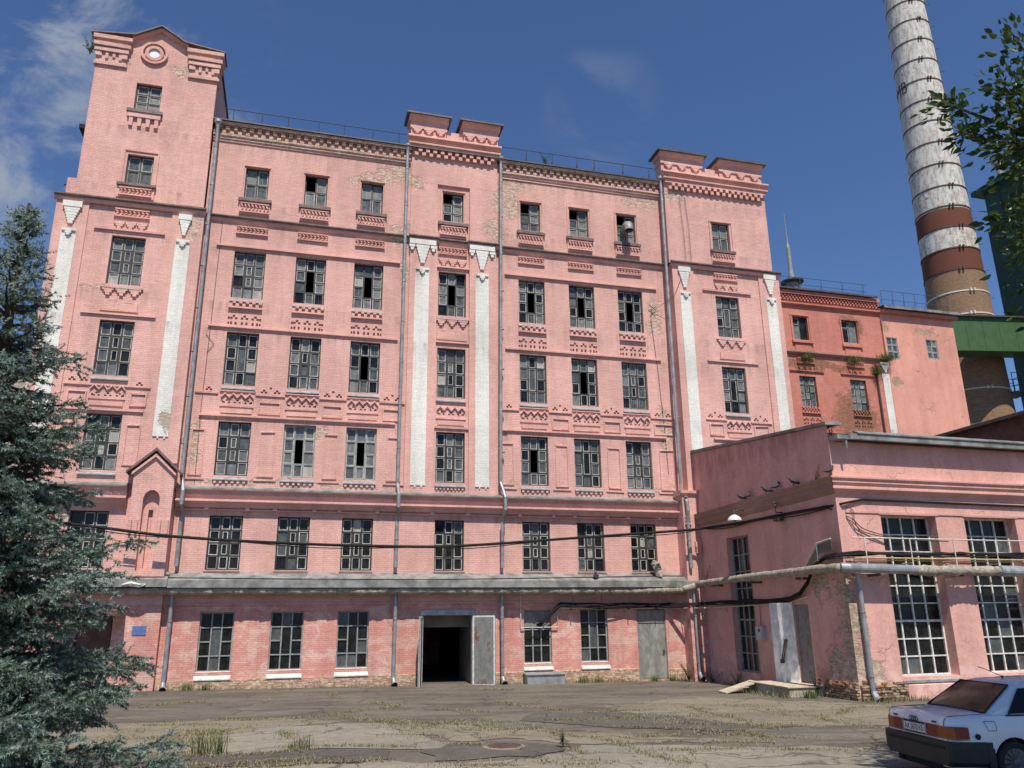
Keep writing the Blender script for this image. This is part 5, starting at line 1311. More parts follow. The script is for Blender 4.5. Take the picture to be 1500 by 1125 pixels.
while z < 6.75:
    nb = 12 if z < 5.0 else 7
    for k in range(nb):
        az = 2*np.pi*(k + .5*(lev % 2) + RNG.normal(0,.2))/nb
        L = radius_at(z)*RNG.uniform(.64, 1.26)
        el = .80 if z > 6.0 else (.55 if z > 4.6 else (.34 if z > 3 else .16))
        el += RNG.normal(0,.13); zz = z + RNG.normal(0,.06)
        h = np.array([np.cos(az), np.sin(az), 0.])
        n = max(5, int(L/.10)); pts = []
        for i in range(n+1):
            t = i/n; r = L*t
            pts.append(np.array([sp_x, sp_y, zz]) + h*r + np.array([0,0, L*(np.sin(el)*t - .42*t*t + .26*t**3)]) + RNG.normal(0,.008,3))
        wood.tube([tuple(q) for q in pts], [max(.004, .022*(1-i/n)) for i in range(n+1)], 4)
        for i in range(1, n):
            t = i/n; d = pts[i+1]-pts[i]; dl = np.linalg.norm(d); dn = d/dl
            lat0 = np.cross(dn, [0,0,1.]); lat0 /= np.linalg.norm(lat0); upv = np.cross(lat0, dn)
            if t > .3: SH_P.append(pts[i]); SH_D.append(d); SH_L.append(dl*1.3); SH_N.append(t > .6)
            if t < .22: continue
            for sgn, roll in ((-1,0.),(1,0.),(RNG.choice((-1,1)),RNG.uniform(.5,1.6)),(RNG.choice((-1,1)),RNG.uniform(-1.4,-.4))):
                if RNG.random() < (.05 if roll == 0 else .25): continue
                bl = (min(.62, L*.40)*(1-t*.70)*RNG.uniform(.7,1.15) + .09)*(1 if roll == 0 else .6)
                a = RNG.uniform(.65, 1.05)
                out = sgn*lat0*np.cos(roll) + upv*np.sin(roll)
                bd = dn*np.cos(a) + out*np.sin(a) + np.array([0,0,RNG.normal(-.12,.12)])
                m = max(1, int(bl/.09)); p = pts[i].copy()
                for j in range(m):
                    dd = bd + np.array([0,0,-.16*j/m]) + RNG.normal(0,.07,3); dd /= np.linalg.norm(dd)
                    SH_P.append(p); SH_D.append(dd); SH_L.append(bl/m*1.2); SH_N.append((j >= m-1 and t > .35) or RNG.random() < .15*t)
                    if m > 1:
                        for s2 in (-1,1):
                            if RNG.random() < .25: continue
                            d2 = dd*.7 + s2*np.cross(dd, [0,0,1.])*.7 + np.array([0,0,RNG.normal(-.15,.3)])
                            SH_P.append(p + dd*bl/m*.5); SH_D.append(d2); SH_L.append(RNG.uniform(.06,.12)*(1.2-.4*j/m)); SH_N.append(t > .4 and RNG.random() < .6)
                    p = p + dd*bl/m
    z += .25 if z < 5 else .19; lev += 1
# long bare leaders that reach out past the silhouette
SH_P = np.array(SH_P); SH_D = np.array(SH_D); SH_L = np.array(SH_L); SH_N = np.array(SH_N)

per = 28
V = needles(SH_P, SH_D, SH_L, per, .030, .0056, .9)
F = np.arange(len(V)).reshape(-1,3)
fast_mesh('crown', V, F, [M['needle'], M['needle_new']], np.repeat(SH_N.astype(int), per), SPR)
wood.build('bough_wood', M['bark'], SPR)

# broad-leaved tree beside the car, only its left twigs reach into the picture
tx, ty = 11.6, -27.8; tz = gz(tx, ty)
LT = thing('leafy_tree', (tx, ty, tz), 'broad-leaved tree whose dark twigs hang in at the upper right', 'tree')
mb = MB(); mb.tube([(tx,ty,tz-.1),(tx+.05,ty,3),(tx-.1,ty+.1,6),(tx-.1,ty+.4,8.5),(tx,ty+.5,11)],[.24,.20,.16,.1,.03],10); mb.build('trunk', M['bark'], LT)
TW = []      # twigs: list of polylines
main = [(11.5,-27.7,5.6),(9.4,-28.0,6.15),(7.6,-28.2,6.6),(6.4,-28.3,6.78),(5.85,-28.25,6.95),(5.45,-28.2,7.08),(5.28,-28.15,7.12)]
TW.append(main)
TW += [[(6.6,-28.3,6.75),(6.2,-28.5,7.15),(5.85,-28.62,7.42),(5.7,-28.66,7.55)], [(6.2,-28.3,6.8),(5.8,-28.45,7.1),(5.62,-28.5,7.2)], [(6.3,-28.3,6.78),(5.85,-28.3,6.72),(5.55,-28.22,6.8),(5.4,-28.2,6.84)],
       [(7.0,-28.3,6.7),(6.2,-28.45,6.5),(5.78,-28.5,6.35),(5.62,-28.5,6.24)], [(7.2,-28.2,6.5),(6.2,-28.3,6.15),(5.7,-28.35,5.98),(5.52,-28.35,5.92)], [(7.4,-28.2,6.4),(6.4,-28.3,5.9),(5.8,-28.4,5.8),(5.62,-28.42,5.75)], [(7.0,-28.3,6.7),(6.3,-28.6,7.0),(6.0,-28.7,7.1)], [(7.4,-28.2,6.5),(6.4,-28.5,6.35),(6.0,-28.6,6.6)], [(7,-28.2,6.5),(6.2,-28.5,6.75),(5.72,-28.6,6.85)]]
TW += [[(6.6,-28.3,6.7),(6.0,-28.55,6.78),(5.72,-28.62,6.95),(5.6,-28.6,7.02)], [(6.8,-28.3,6.6),(6.1,-28.45,6.62),(5.66,-28.5,6.55),(5.52,-28.45,6.5)], [(7.2,-28.2,6.4),(6.3,-28.5,6.2),(5.9,-28.6,6.12)], [(7.2,-28.2,6.3),(6.4,-28.45,6.0),(5.85,-28.5,5.62)], [(6.6,-28.3,6.9),(6.1,-28.6,7.3),(5.95,-28.7,7.5)], [(6.9,-28.3,6.5),(6.2,-28.6,6.4),(5.95,-28.65,6.3)]]
hid = []
cen = np.array([11.7,-26.3,8.3])
for k in range(420):
    v = RNG.normal(size=3); v /= np.linalg.norm(v); e = cen + v*np.array([3.5,2.5,2.1])*RNG.uniform(.4,1.)**.6
    te = (e[2]-2.78)/math.hypot(e[0], e[1]+33)
    if e[0] < (1.18+.62*max(0., te-.40)+.06)*(e[1]+33)+.75: continue
    s = np.array([tx-.1, ty+.2, RNG.uniform(6.5,9.5)]); m_ = (s+e)/2 + RNG.normal(0,.25,3)
    hid.append([tuple(s), tuple(m_), tuple(e)])
limb = MB()
for i, tw in enumerate(TW): limb.tube(sag(tw, 5), [max(.005, (.05 if i == 0 else .014)*(1-j/(5*(len(tw)-1)+1))) for j in range(5*(len(tw)-1)+1)], 5)
for tw in hid: limb.tube(tw, [.045,.025,.006], 4)
limb.build('branch', M['bark'], LT)
LP, LD, LS_ = [], [], []
for i, tw in enumerate(TW):
    pl = [np.array(q) for q in sag(tw, 8)]; n = len(pl)
    for j in range(n-1):
        if pl[j][0] > 9.2: continue
        f = j/n; k = 8 if pl[j][0] < 7.2 else 6
        for _ in range(k):
            d = pl[j+1]-pl[j]; d /= np.linalg.norm(d)
            o_ = RNG.normal(size=3); o_[2] = o_[2]*.7-.15
            LP.append(pl[j] + o_*.055*(1.0 if pl[j][0] < 5.6 else 2.0)); LD.append(d*.6 + o_*.6); LS_.append(RNG.uniform(.06,.10))
for tw in hid:
    e = np.array(tw[2])
    for _ in range(120):
        o_ = RNG.normal(size=3); LP.append(e + o_*.32); LD.append(o_ + [0,0,-.3]); LS_.append(RNG.uniform(.12,.18))
LP = np.array(LP); LD = np.array(LD); LS_ = np.array(LS_)[:,None]
D, A_, B_ = basis(LD)
rl = RNG.random((len(LP),1))*2*np.pi; S_ = A_*np.cos(rl) + B_*np.sin(rl); N_ = np.cross(D, S_)
w = .27
rows = [LP, LP + D*LS_*.3 - S_*LS_*w*.85 + N_*LS_*.06, LP + D*LS_*.3 + S_*LS_*w*.85 + N_*LS_*.06, LP + D*LS_*.62 - S_*LS_*w*.8, LP + D*LS_*.62 + S_*LS_*w*.8, LP + D*LS_ - N_*LS_*.14, LP + D*LS_*.3 - N_*LS_*.02, LP + D*LS_*.62 - N_*LS_*.07]
V = np.stack(rows, 1).reshape(-1,3); b = np.arange(len(LP))[:,None]*8
tri = np.array([[0,1,6],[0,6,2],[1,3,7],[1,7,6],[6,7,4],[6,4,2],[3,5,7],[7,5,4]])
F = (b[:,None,:] + tri[None]).reshape(-1,3)
fast_mesh('crown', V, F, [M['leaf']], None, LT)

def blades(P, H, lean, wd, seglean=.5):
    n = len(P); az = RNG.random(n)*2*np.pi; d = np.stack([np.cos(az), np.sin(az), np.zeros(n)], 1)
    s = np.stack([-np.sin(az), np.cos(az), np.zeros(n)], 1); H = H[:,None]; ln = (lean*RNG.random(n))[:,None]
    mid = P + d*ln*H*.35 + np.array([0,0,1.])*H*.55; tip = P + d*ln*H*1.0 + np.array([0,0,1.])*H*(1-.25*ln)
    V = np.stack([P - s*wd, P + s*wd, mid - s*wd*.7, mid + s*wd*.7, tip], 1).reshape(-1,3)
    b = np.arange(n)[:,None]*5; tri = np.array([[0,1,3],[0,3,2],[2,3,4]])
    return V, (b[:,None,:]+tri[None]).reshape(-1,3)
# dry grass in the cracks: nobody could count it
CRACKS = [[(-3.88,-7.13),(-3.09,-5.53),(-1.69,-5.96)],[(-1.8,-11.07),(.11,-11.32),(1.11,-11.11),(2.33,-12.45),(3.36,-14.07)],[(1.13,-10.59),(2.69,-9.11),(3.75,-7.1)],[(1.61,-2.64),(1.83,-4.88)],[(2.74,-6.79),(3.01,-9.62)],[(-.1,-13.84),(.25,-15.45)],[(-.12,-16.43),(1.35,-16.77),(2.34,-16.96)],
 [(2.34,-12.3),(3.16,-13.45),(4.59,-12.81),(5.27,-14.07),(5.88,-16.54)],[(6.15,-7.83),(7.14,-10.86),(7.37,-11.33)],[(7.22,-15.07),(8.96,-16.24),(8.94,-16.86)],[(10.99,-10.95),(10.68,-13.79),(10.37,-16.4)],[(9.58,-16.17),(9.17,-18.5)],[(6.01,-16.58),(6.31,-18.59),(6.44,-19.93)],[(3.51,-13.26),(4.99,-15.08)],
 [(6.74,-18.54),(8.83,-19.24),(10.73,-19.41)],[(12.79,-14.42),(12.47,-17.28)],[(6.93,-2.52),(8.66,-3.78)],[(7.71,-12.),(8.53,-11.87),(9.72,-11.63)],[(2.9,-16.73),(3.61,-17.14)],[(2.73,-18.97),(3.75,-19.49)],[(-2.48,-17.57),(-.84,-18.17),(.56,-18.27)],[(-2.76,-14.57),(-1.56,-13.78),(-.34,-12.42)],
 [(-3.03,-12.05),(-1.72,-12.01)],[(13.82,-13.83),(15.96,-12.45)],[(6.54,-16.74),(8.64,-17.12),(10.38,-18.07)],[(4.27,-10.),(5.31,-11.29)],[(5.17,-18.14),(5.34,-18.73)],[(-.64,-18.09),(1.01,-18.18)],[(6.2,-13.2),(7.6,-13.6),(9.3,-13.2),(10.6,-13.7)],[(8.6,-14.8),(10.6,-15.6),(12.2,-16.9)],[(-2.3,-16.8),(-.9,-17.2),(.6,-16.9)],[(1.9,-18.5),(.1,-18.7),(-2.4,-18.4)]]
P = []
for ln in CRACKS:
    a = np.array(ln)
    for i in range(len(a)-1):
        L = np.hypot(*(a[i+1]-a[i])); n = int(L*260)
        t = RNG.random(n); cl = .5+.5*np.sin(t*L*2.3 + i) ; keep = RNG.random(n) < (.25+.75*cl)
        q = a[i] + (a[i+1]-a[i])*t[:,None]; q = q[keep]
        wob = np.stack([np.sin(q[:,1]*2.1)*.12, np.sin(q[:,0]*1.7)*.15], 1)
        P.append(q + wob + RNG.normal(0, .10, q.shape)*(.4+RNG.random((len(q),1))))
# mats on the dusty pale areas
for cx_, cy_, rx_, ry_, n in ((-2.2,-14.3,1.5,2.2,1500),(1.9,-12.6,1.2,.8,600),(3.6,-14.6,1.6,1.6,900),(13.,-12.6,2.6,2.6,700),(9,-13.6,2.4,1.2,500),(4.5,-19.6,3.0,.7,500),(-2.5,-18.6,2.,.6,400),(16.5,-12.6,1.2,.7,300),(8,-18,2,1,300)):
    n = int(n*3.2); q = RNG.normal(size=(n,2))*np.array([rx_,ry_])*.5 + np.array([cx_,cy_])
    k = np.sin(q[:,0]*3.1)+np.sin(q[:,1]*4.3+q[:,0]*2)+RNG.normal(0,.5,n) > .35
    P.append(q[k])
P = np.concatenate(P); Z = np.array([gz(x,y)+.012 for x,y in P]); P3 = np.column_stack([P, Z])
V, F = blades(P3, RNG.uniform(.018,.06,len(P3))*(1+1.5*(RNG.random(len(P3))>.97)), 1.8, .0075)
fast_mesh('dry_grass', V, F, [M['straw'], M['weed']], np.repeat((RNG.random(len(P3)) < .14).astype(int), 3), None, kind='stuff', label='dry straw-coloured grass growing along the cracks of the yard', loc=(4,-14,.3))
# grit and crumbs of asphalt
n = 260; q = np.column_stack([RNG.uniform(-6,17,n), RNG.uniform(-21,-1,n)]); sz = RNG.uniform(.008,.03,n)*(1+1.5*(RNG.random(n)>.97))
c3 = np.column_stack([q, [gz(x,y)+.012 for x,y in q]]); dirs = RNG.normal(size=(n,6,3))*.25 + np.array([[1,0,0],[-1,0,0],[0,1,0],[0,-1,0],[0,0,.8],[0,0,-.8]])[None]
V = (c3[:,None]+dirs*sz[:,None,None]).reshape(-1,3); b = np.arange(n)[:,None]*6
F = (b[:,None,:]+np.array([[0,2,4],[2,1,4],[1,3,4],[3,0,4],[2,0,5],[1,2,5],[3,1,5],[0,3,5]])[None]).reshape(-1,3)
fast_mesh('grit', V, F, [M['aslight']], None, None, kind='stuff', label='grit and crumbs of broken asphalt on the yard', loc=(6,-11,.3))
# fringe of grass at the wall feet
P = []
for x0,x1,y,n in ((-4.3,4.9,-.14,260),(8,9.3,-.14,40),(11.1,14.4,-.15,260),(15.9,16.7,-.2,120)):
    x = RNG.uniform(x0,x1,n); P.append(np.column_stack([x, y-np.abs(RNG.normal(0,.10,n))]))
n = 260; t = RNG.uniform(0,10,n); q = np.array([TS(a, -.06-abs(RNG.normal(0,.15)), 0)[:2] for a in t]); P.append(q)
n = 420; q = np.array([TF(RNG.uniform(-.3,2.2), -.15-abs(RNG.normal(0,.3)), 0)[:2] for a in range(n)]); P.append(q)
n = 420; q = np.array([TS(sx(RNG.uniform(1.2,4.4)), -1.5-abs(RNG.normal(0,.22)), 0)[:2] for a in range(n)]); P.append(q)
P = np.concatenate(P); P3 = np.column_stack([P, [gz(x,y) for x,y in P]])
V, F = blades(P3, RNG.uniform(.04,.22,len(P3)), 1.0, .007)
fast_mesh('wall_foot_grass', V, F, [M['weed'], M['straw']], np.repeat((RNG.random(len(P3)) < .3).astype(int), 3), None, kind='stuff', label='green grass fringe along the foot of the walls', loc=(8,-2,.2))

def weed(x, y, z, h, r, n, label, mat='weed', cat='weed', name='weed', grp=None, blade=False, dry=.1):
    o = thing(name, (x,y,z), label, cat, grp)
    if blade:
        P3 = np.column_stack([x+RNG.normal(0,r*.35,n), y+RNG.normal(0,r*.35,n), np.full(n, z)])
        V, F = blades(P3, h*RNG.uniform(.45,1.1,n), .8, .008); fast_mesh('leaves', V, F, [M[mat], M['straw']], np.repeat((RNG.random(n) < dry).astype(int), 3), o)
        return o
    st = MB(); LP, LD, LS2 = [], [], []
    for k in range(max(5, n//22)):
        az = RNG.random()*6.28; l = h*RNG.uniform(.6,1.1); e = np.array([np.cos(az)*r*RNG.uniform(.3,1), np.sin(az)*r*RNG.uniform(.3,1), l])
        st.tube([(x,y,z),(x+e[0]*.4,y+e[1]*.4,z+l*.55),(x+e[0],y+e[1],z+l)], [.008,.006,.003], 4)
        for j in range(22):
            t = RNG.uniform(.15,1.02); p_ = np.array([x,y,z]) + e*np.array([t**1.3,t**1.3,t]); v = RNG.normal(size=3); v[2] = abs(v[2])*.4
            LP.append(p_ + v*.02); LD.append(v); LS2.append(RNG.uniform(.05,.11)*(h/.8)**.4)
    st.build('stem', M['bark'], o)
    LP, LD, LS2 = np.array(LP), np.array(LD), np.array(LS2)[:,None]; D, A_, B_ = basis(LD)
    V = np.stack([LP, LP+D*LS2*.45-A_*LS2*.25, LP+D*LS2*.45+A_*LS2*.25, LP+D*LS2-B_*LS2*.12], 1).reshape(-1,3); b = np.arange(len(LP))[:,None]*4
    F = (b[:,None,:]+np.array([[0,1,2],[1,3,2]])[None]).reshape(-1,3); fast_mesh('leaves', V, F, [M[mat]], None, o)
    return o
def tsw(s, out, z=None):
    q = TS(sx(s), -out, 0); return q[0], q[1], gz(q[0], q[1]) if z is None else z
weed(-1.2,-16.9,gz(-1.2,-16.9)+.01,.46,.42,110,'tall ragged grass clump growing at the left end of the pale asphalt patch',blade=True,dry=.35)
weed(.35,-16.8,gz(.35,-16.8),.3,.3,60,'small grass tuft by the edge of the dark asphalt strip',blade=True)
weed(5.05,-17.9,gz(5,-17.9),.32,.08,66,'single leafy weed standing right of the manhole cover')
weed(16.45,-.75,gz(16.4,-.7),.75,.5,330,'leafy bush at the foot of the drainpipe beside the grey steel door')
weed(17.1,-1.6,gz(17,-1.6),.55,.5,220,'low bush in the shaded corner between mill and annex')
weed(17.2,-3.3,gz(17.2,-3.3),.6,.5,240,'dark bush under the tall annex side window')
weed(*tsw(1.75,.35),.85,.4,260,'bush growing between the concrete steps and the broken footing')
weed(*tsw(1.3,.9),.4,.4,120,'low clump of weeds in front of the broken brick footing',blade=True)
for x, l in ((-3.4,'green tuft at the wall foot right of the first drainpipe'),(-2.8,'green tuft under the first ground floor window'),(11.9,'green tuft under the rightmost barred ground window'),(12.5,'green tuft left of the grey steel door'),(15.1,'dense tuft below the grey steel door'),(15.9,'tall tuft right of the grey steel door')):
    weed(x,-.35,gz(x,-.35),.34,.34,90,l,blade=True,grp='tufts along the mill foot',dry=.25)
weed(10.9,-.1,24.2,.75,.3,140,'green plant sprouting from the roof edge of the right field')
weed(-9.95,-.2,26.5,.9,.55,200,'bush sprouting from the top left corner of the gabled tower')
x, y, z = TF(.35,.25,8.6); weed(x,y,z-.1,.65,.35,150,'dark plant growing on the annex roof corner behind the gutter')
x, y, z = TS(sx(.8),-.14,7.05); weed(x,y,z,.5,.45,120,'dry weed on the annex side cornice near the corner','straw')
x, y, z = TS(1.0,-.25,4.0); weed(x,y,z,.75,.5,110,'dry shrub where the canopy meets the annex wall','straw')
weed(32.0,9.85,18.9,.5,.75,420,'grass cushion on the ledge above the left red brick window',blade=True,name='ledge_grass',dry=.05); weed(35.6,9.85,18.9,.55,.9,460,'grass cushion on the ledge above the right red brick window',blade=True,name='ledge_grass',dry=.05)
weed(38.2,9.75,19.2,.6,.9,620,'large grass cushion on the corner pilaster of the red brick block',blade=True,name='ledge_grass',dry=.05); weed(37.4,9.75,18.2,.9,.5,260,'trailing grass under the corner cushion of the red brick block',blade=True,name='ledge_grass')

# ------------------------------------------------------------------ parked car
cth = -1.7176; CX, CY, CZ = 9.437, -21.77, gz(9.8,-21.8)-.0
CAR = thing('parked_car', (CX+.09, CY-.02, .345), 'white older saloon car parked in tree shade, tail towards the yard', 'car', rz=cth)
g = NT('car_paint'); n1 = g.noise(g.pos(), 2., 4.)
g.fin(g.mix(g.ramp(n1,.3,.7,0.,1.), (.70,.73,.77), (.76,.79,.82)), .28, 0., None, .5); g.b.inputs['Coat Weight'].default_value = .6; g.b.inputs['Coat Roughness'].default_value = .08
M['paint'] = g.m
M['bumper'] = plain('black_bumper', (.022,.021,.020), .6, .25, 5.)
M['lampred'] = plain('red_lens', (.17,.012,.010), .18, .15, 20., 0, .0, .6); M['lampamber'] = plain('amber_lens', (.30,.065,.012), .18, .15, 20., 0, 0, .6); M['lampclear'] = plain('clear_lens', (.30,.30,.29), .2, .15, 20.)
M['seam'] = plain('panel_gap', (.012,.012,.012), .8, .1, 5.)
M['plate'] = plain('number_plate', (.62,.62,.58), .5, .12, 10.); M['alloy'] = plain('alloy_wheel', (.12,.12,.125), .4, .2, 9., .6); M['tyre'] = plain('tyre', (.02,.02,.021), .85, .2, 14.)  # alloy colour darkened to stand for deep shade on the wheels
def loft(sections, mat_fn=None, close=True):
    mb = MB(); n = len(sections[0][1]); rings = []
    for y, prof in sections:
        rings.append([mb.P((x, y, z)) for x, z in prof] + [mb.P((-x, y, z)) for x, z in reversed(prof) if x > 1e-6])
    N = len(rings[0])
    for a, b in zip(rings[:-1], rings[1:]):
        for i in range(N):
            j = (i+1) % N; mb.f.append([a[i], b[i], b[j], a[j]]); mb.mi.append(0)
    mb.f.append(rings[0]); mb.mi.append(0); mb.f.append(rings[-1][::-1]); mb.mi.append(0)
    return mb
def body_prof(w, zt, zs, zb=.24, crown=.02):
    # from centre bottom round the right side to centre top
    return [(0,zb),(w*.90,zb),(w*.985,zb+.10),(w,.50),(w,.62),(w*.992,.74),(w*.97,zs-.06),(w*.945,zs-.015),(w*.90,zt),(w*.5,zt+crown*.8),(0,zt+crown)]
secs = []
for y, w, zt, zs in ((.02,.72,.885,.86),(.05,.765,.915,.885),(.10,.80,.925,.90),(.22,.825,.932,.915),(.45,.84,.940,.93),(.75,.845,.95,.945),(1.2,.848,.955,.95),(2.2,.848,.95,.945),(3.0,.846,.94,.935),(3.35,.842,.90,.895),(3.9,.83,.84,.835),(4.2,.80,.78,.775),(4.33,.74,.72,.715)):
    secs.append((y, body_prof(w, zt, zs)))
body = loft(secs).build('body', M['paint'], CAR, smooth=False, local=True)
# wheel arches are cut out of the shell
dg = None
def cutters():
    obs = []
    for y in (1.0, 3.54):
        for s in (-1,1):
            mb = MB(lambda a,b,c,y=y,s=s: (s*(.60+c), y+a, .30+b)); mb.lathe([(.345,0.),(.345,.4)], 0, 0, 32)
            o = mb.build('wheel_well', M['bumper'], None, local=True); obs.append(o)
    return obs
for o in cutters():
    o.parent = CAR
    md = body.modifiers.new('arch', 'BOOLEAN'); md.operation = 'DIFFERENCE'; md.object = o; md.solver = 'EXACT'
    dg = bpy.context.evaluated_depsgraph_get(); dg.update()
    nm = bpy.data.meshes.new_from_object(body.evaluated_get(dg)); body.modifiers.clear(); body.data = nm
    bpy.data.objects.remove(o)
bm = bmesh.new(); bm.from_mesh(body.data); bmesh.ops.recalc_face_normals(bm, faces=bm.faces[:])
for f in bm.faces: f.smooth = True
bm.to_mesh(body.data); bm.free()
try:
    body.data.set_sharp_from_angle(angle=rad(32))
except Exception: pass
# glasshouse
gs = [(.70,.70,.93,.945),(1.30,.565,1.335,1.34),(1.55,.57,1.375,1.385),(2.2,.575,1.39,1.405),(2.75,.555,1.36,1.375),(3.25,.67,.95,.955)]
def gprof(y, wt, zt, zc):
    zb = .93; wb = .80 if 1.1 < y < 2.9 else .76
    k = 1 if zt > 1.2 else .1
    return [(0,zb-.03),(wb,zb-.03),(wb,zb),(wb-(wb-wt)*.5,zb+(zt-zb)*.52),(wt+.035,zt-.06*k),(wt-.02,zt-.012*k),(wt*.6,zc),(0,zc+.006)]
gh = loft([(y, gprof(y, wt, zt, zc)) for y, wt, zt, zc in gs]).build('roof', M['paint'], CAR, local=True, smooth=True)
try: gh.data.set_sharp_from_angle(angle=rad(38))
except Exception: pass
def slab(name, pts, mat, n, t=.006, parent=CAR):
    """flat panel with thickness laid on the body; pts in order, n outward"""
    n = Vector(n).normalized(); a = [Vector(p) + n*.004 for p in pts]; b = [p + n*t for p in a]; mb = MB()
    mb.face(b); mb.face(a[::-1])
    for i in range(len(a)): j = (i+1) % len(a); mb.face((a[i], a[j], b[j], b[i]))
    return mb.build(name, mat, parent, local=True)
rn_ = Vector((0, -(1.335-.93), .60)).normalized()
def rg(x, t): return (x, .70+.60*t, .945+.395*t)
mb = MB(); gx, gt = 12, 8
def rw_(u, v):
    hw_ = .66+(.535-.66)*v; p_ = Vector(rg(hw_*u, .05+.88*v)); return tuple(p_ + rn_*(.010 + .030*(1-u*u)*(1-.4*v) + .012*math.sin(math.pi*v)))
I = [[mb.P(rw_(-1+2*i/gx, j/gt)) for j in range(gt+1)] for i in range(gx+1)]
for i in range(gx):
    for j in range(gt): mb.f.append([I[i][j], I[i+1][j], I[i+1][j+1], I[i][j+1]]); mb.mi.append(0)
mb.build('rear_window', M['carglass'], CAR, smooth=True, local=True)
for s in (-1,1):
    def sg(y, t, s=s): 
        return (s*(.803-(.803-.61)*t), y, .935+(1.315-.935)*t)
    nrm = (s*.38, 0, .19)
    def quad(name, q, s=s, nrm=nrm): slab(name, [sg(*p) for p in (q if s > 0 else q[::-1])], M['carglass'], nrm, .010)
    quad('side_window', [(1.02,.06),(1.46,.06),(1.46,.9),(1.36,.88)]); quad('side_window', [(1.49,.06),(2.05,.06),(2.05,.92),(1.49,.91)]); quad('side_window', [(2.11,.06),(3.0,.06),(2.66,.84),(2.11,.92)])
slab('windscreen', [(.66,3.2,.985),(-.66,3.2,.985),(-.53,2.80,1.335),(.53,2.80,1.335)], M['carglass'], (0,.75,.9), .012)
# bumper, skirts
mb = loft([(-.03,[(0,.27),(.72,.27),(.79,.34),(.80,.50),(.77,.585),(0,.59)]),(.0,[(0,.26),(.77,.26),(.845,.33),(.852,.50),(.84,.60),(0,.605)]),(.55,[(0,.25),(.80,.25),(.856,.30),(.862,.50),(.852,.59),(0,.595)])])
mb.build('rear_bumper', M['bumper'], CAR, local=True)
mb = loft([(3.9,[(0,.25),(.80,.25),(.845,.30),(.85,.50),(.84,.56),(0,.56)]),(4.33,[(0,.25),(.77,.26),(.80,.33),(.80,.50),(.79,.56),(0,.56)]),(4.39,[(0,.27),(.68,.27),(.72,.34),(.72,.50),(.70,.55),(0,.55)])]); mb.build('front_bumper', M['bumper'], CAR, local=True)
for s in (-1,1):
    mb = MB(); xs_ = sorted((s*.70, s*.862)); mb.box(xs_[0],xs_[1],.552,.64,.25,.585); mb.box(xs_[0],xs_[1],.64,.66,.25,.5); mb.box(xs_[0],xs_[1],1.36,3.17,.22,.50); mb.build('side_skirt', M['bumper'], CAR, local=True)
mb = MB(); mb.box(-.55,.55,.0,.9,.18,.30); mb.tube([(-.40,-.05,.22),(-.40,.5,.24)],.03,8); mb.tube([(.30,.0,.2),(.30,.02,-.0)],.012,6); mb.box(-.6,.6,.9,3.6,.17,.26); mb.build('underside', M['black'], CAR, local=True)
# lamp band
def tail(s):
    X = lambda x: s*x
    mb = MB()
    def pan(p, m): 
        pts = [(X(x), y, z) for x, y, z in p]
        mb.face(pts if s > 0 else pts[::-1], m)
    o_ = .012
    pan([(.30,.02-o_-.01,.63),(.56,.025-o_-.01,.63),(.56,.03-o_-.01,.80),(.30,.025-o_-.01,.80)], 0)
    pan([(.56,.025-o_-.01,.63),(.745,.04-o_-.012,.63),(.745,.045-o_-.012,.80),(.56,.03-o_-.01,.80)], 1)
    pan([(.745,.04-o_-.012,.63),(.83,.10,.63),(.825,.10,.80),(.745,.045-o_-.012,.80)], 1)
    pan([(.83,.10,.63),(.858,.30,.635),(.852,.30,.79),(.825,.10,.80)], 0)
    # rim so that the lens has depth
    for z0 in (.622,.80): mb.face([(X(.30),.01,z0),(X(.745),.02,z0),(X(.84),.10,z0),(X(.862),.305,z0),(X(.84),.305,z0),(X(.80),.12,z0),(X(.70),.06,z0),(X(.3),.06,z0)], 2)
    return mb.build('tail_lamp', [M['lampred'], M['lampamber'], M['seam']], CAR, local=True)
tail(1); tail(-1)
mb = MB(); mb.box(-.30,.30,.0,.04,.625,.80); mb.build('plate_recess', M['bumper'], CAR, local=True)
for xa in (-.30,.27): mb = MB(); mb.box(xa,xa+.03,-.012,.0,.63,.795); mb.build('reversing_lens', M['lampclear'], CAR, local=True)
mb = MB(); mb.box(-.262,.262,-.014,-.002,.655,.772); pl = mb.build('number_plate', M['plate'], CAR, local=True)
lt_ = letters('plate_letters', 'AX 2673 \u041a\u0411', .12, M['seam'], pl, lambda x, y: (-.235+x, -.0165, .675+y*.95), .47, local=True)
# emblem of four rings, lock, boot lines
mb = MB()
for k in range(4):
    cx_ = -.075+.05*k
    mb.tube([(cx_+.032*math.cos(a), -.006+.010*math.sin(a)*0, .838+.032*math.sin(a)) for a in [2*math.pi*q/16 for q in range(17)]], .006, 5)
mb.build('ring_emblem', M['seam'], CAR, local=True)
for xa in (-.55,.45): mb = MB(); mb.box(xa,xa+.09,-.002,.03,.832,.852); mb.build('badge', M['seam'], CAR, local=True)
for s in (-1,1):
    x_ = s*.853
    for pts_ in ([(s*.70,.012,.805),(s*.705,.03,.88),(s*.70,.08,.928),(s*.70,.4,.944),(s*.70,.66,.952)], [(s*.745,.012,.60),(s*.745,.012,.625)], [(x_,1.42,.93),(x_,1.42,.78),(x_,1.32,.62)], [(x_,2.08,.93),(x_,2.08,.5)], [(x_,3.0,.92),(x_,3.0,.5)]):
        mb = MB(); mb.tube(pts_, .005, 4); mb.build('panel_seam', M['seam'], CAR, local=True)
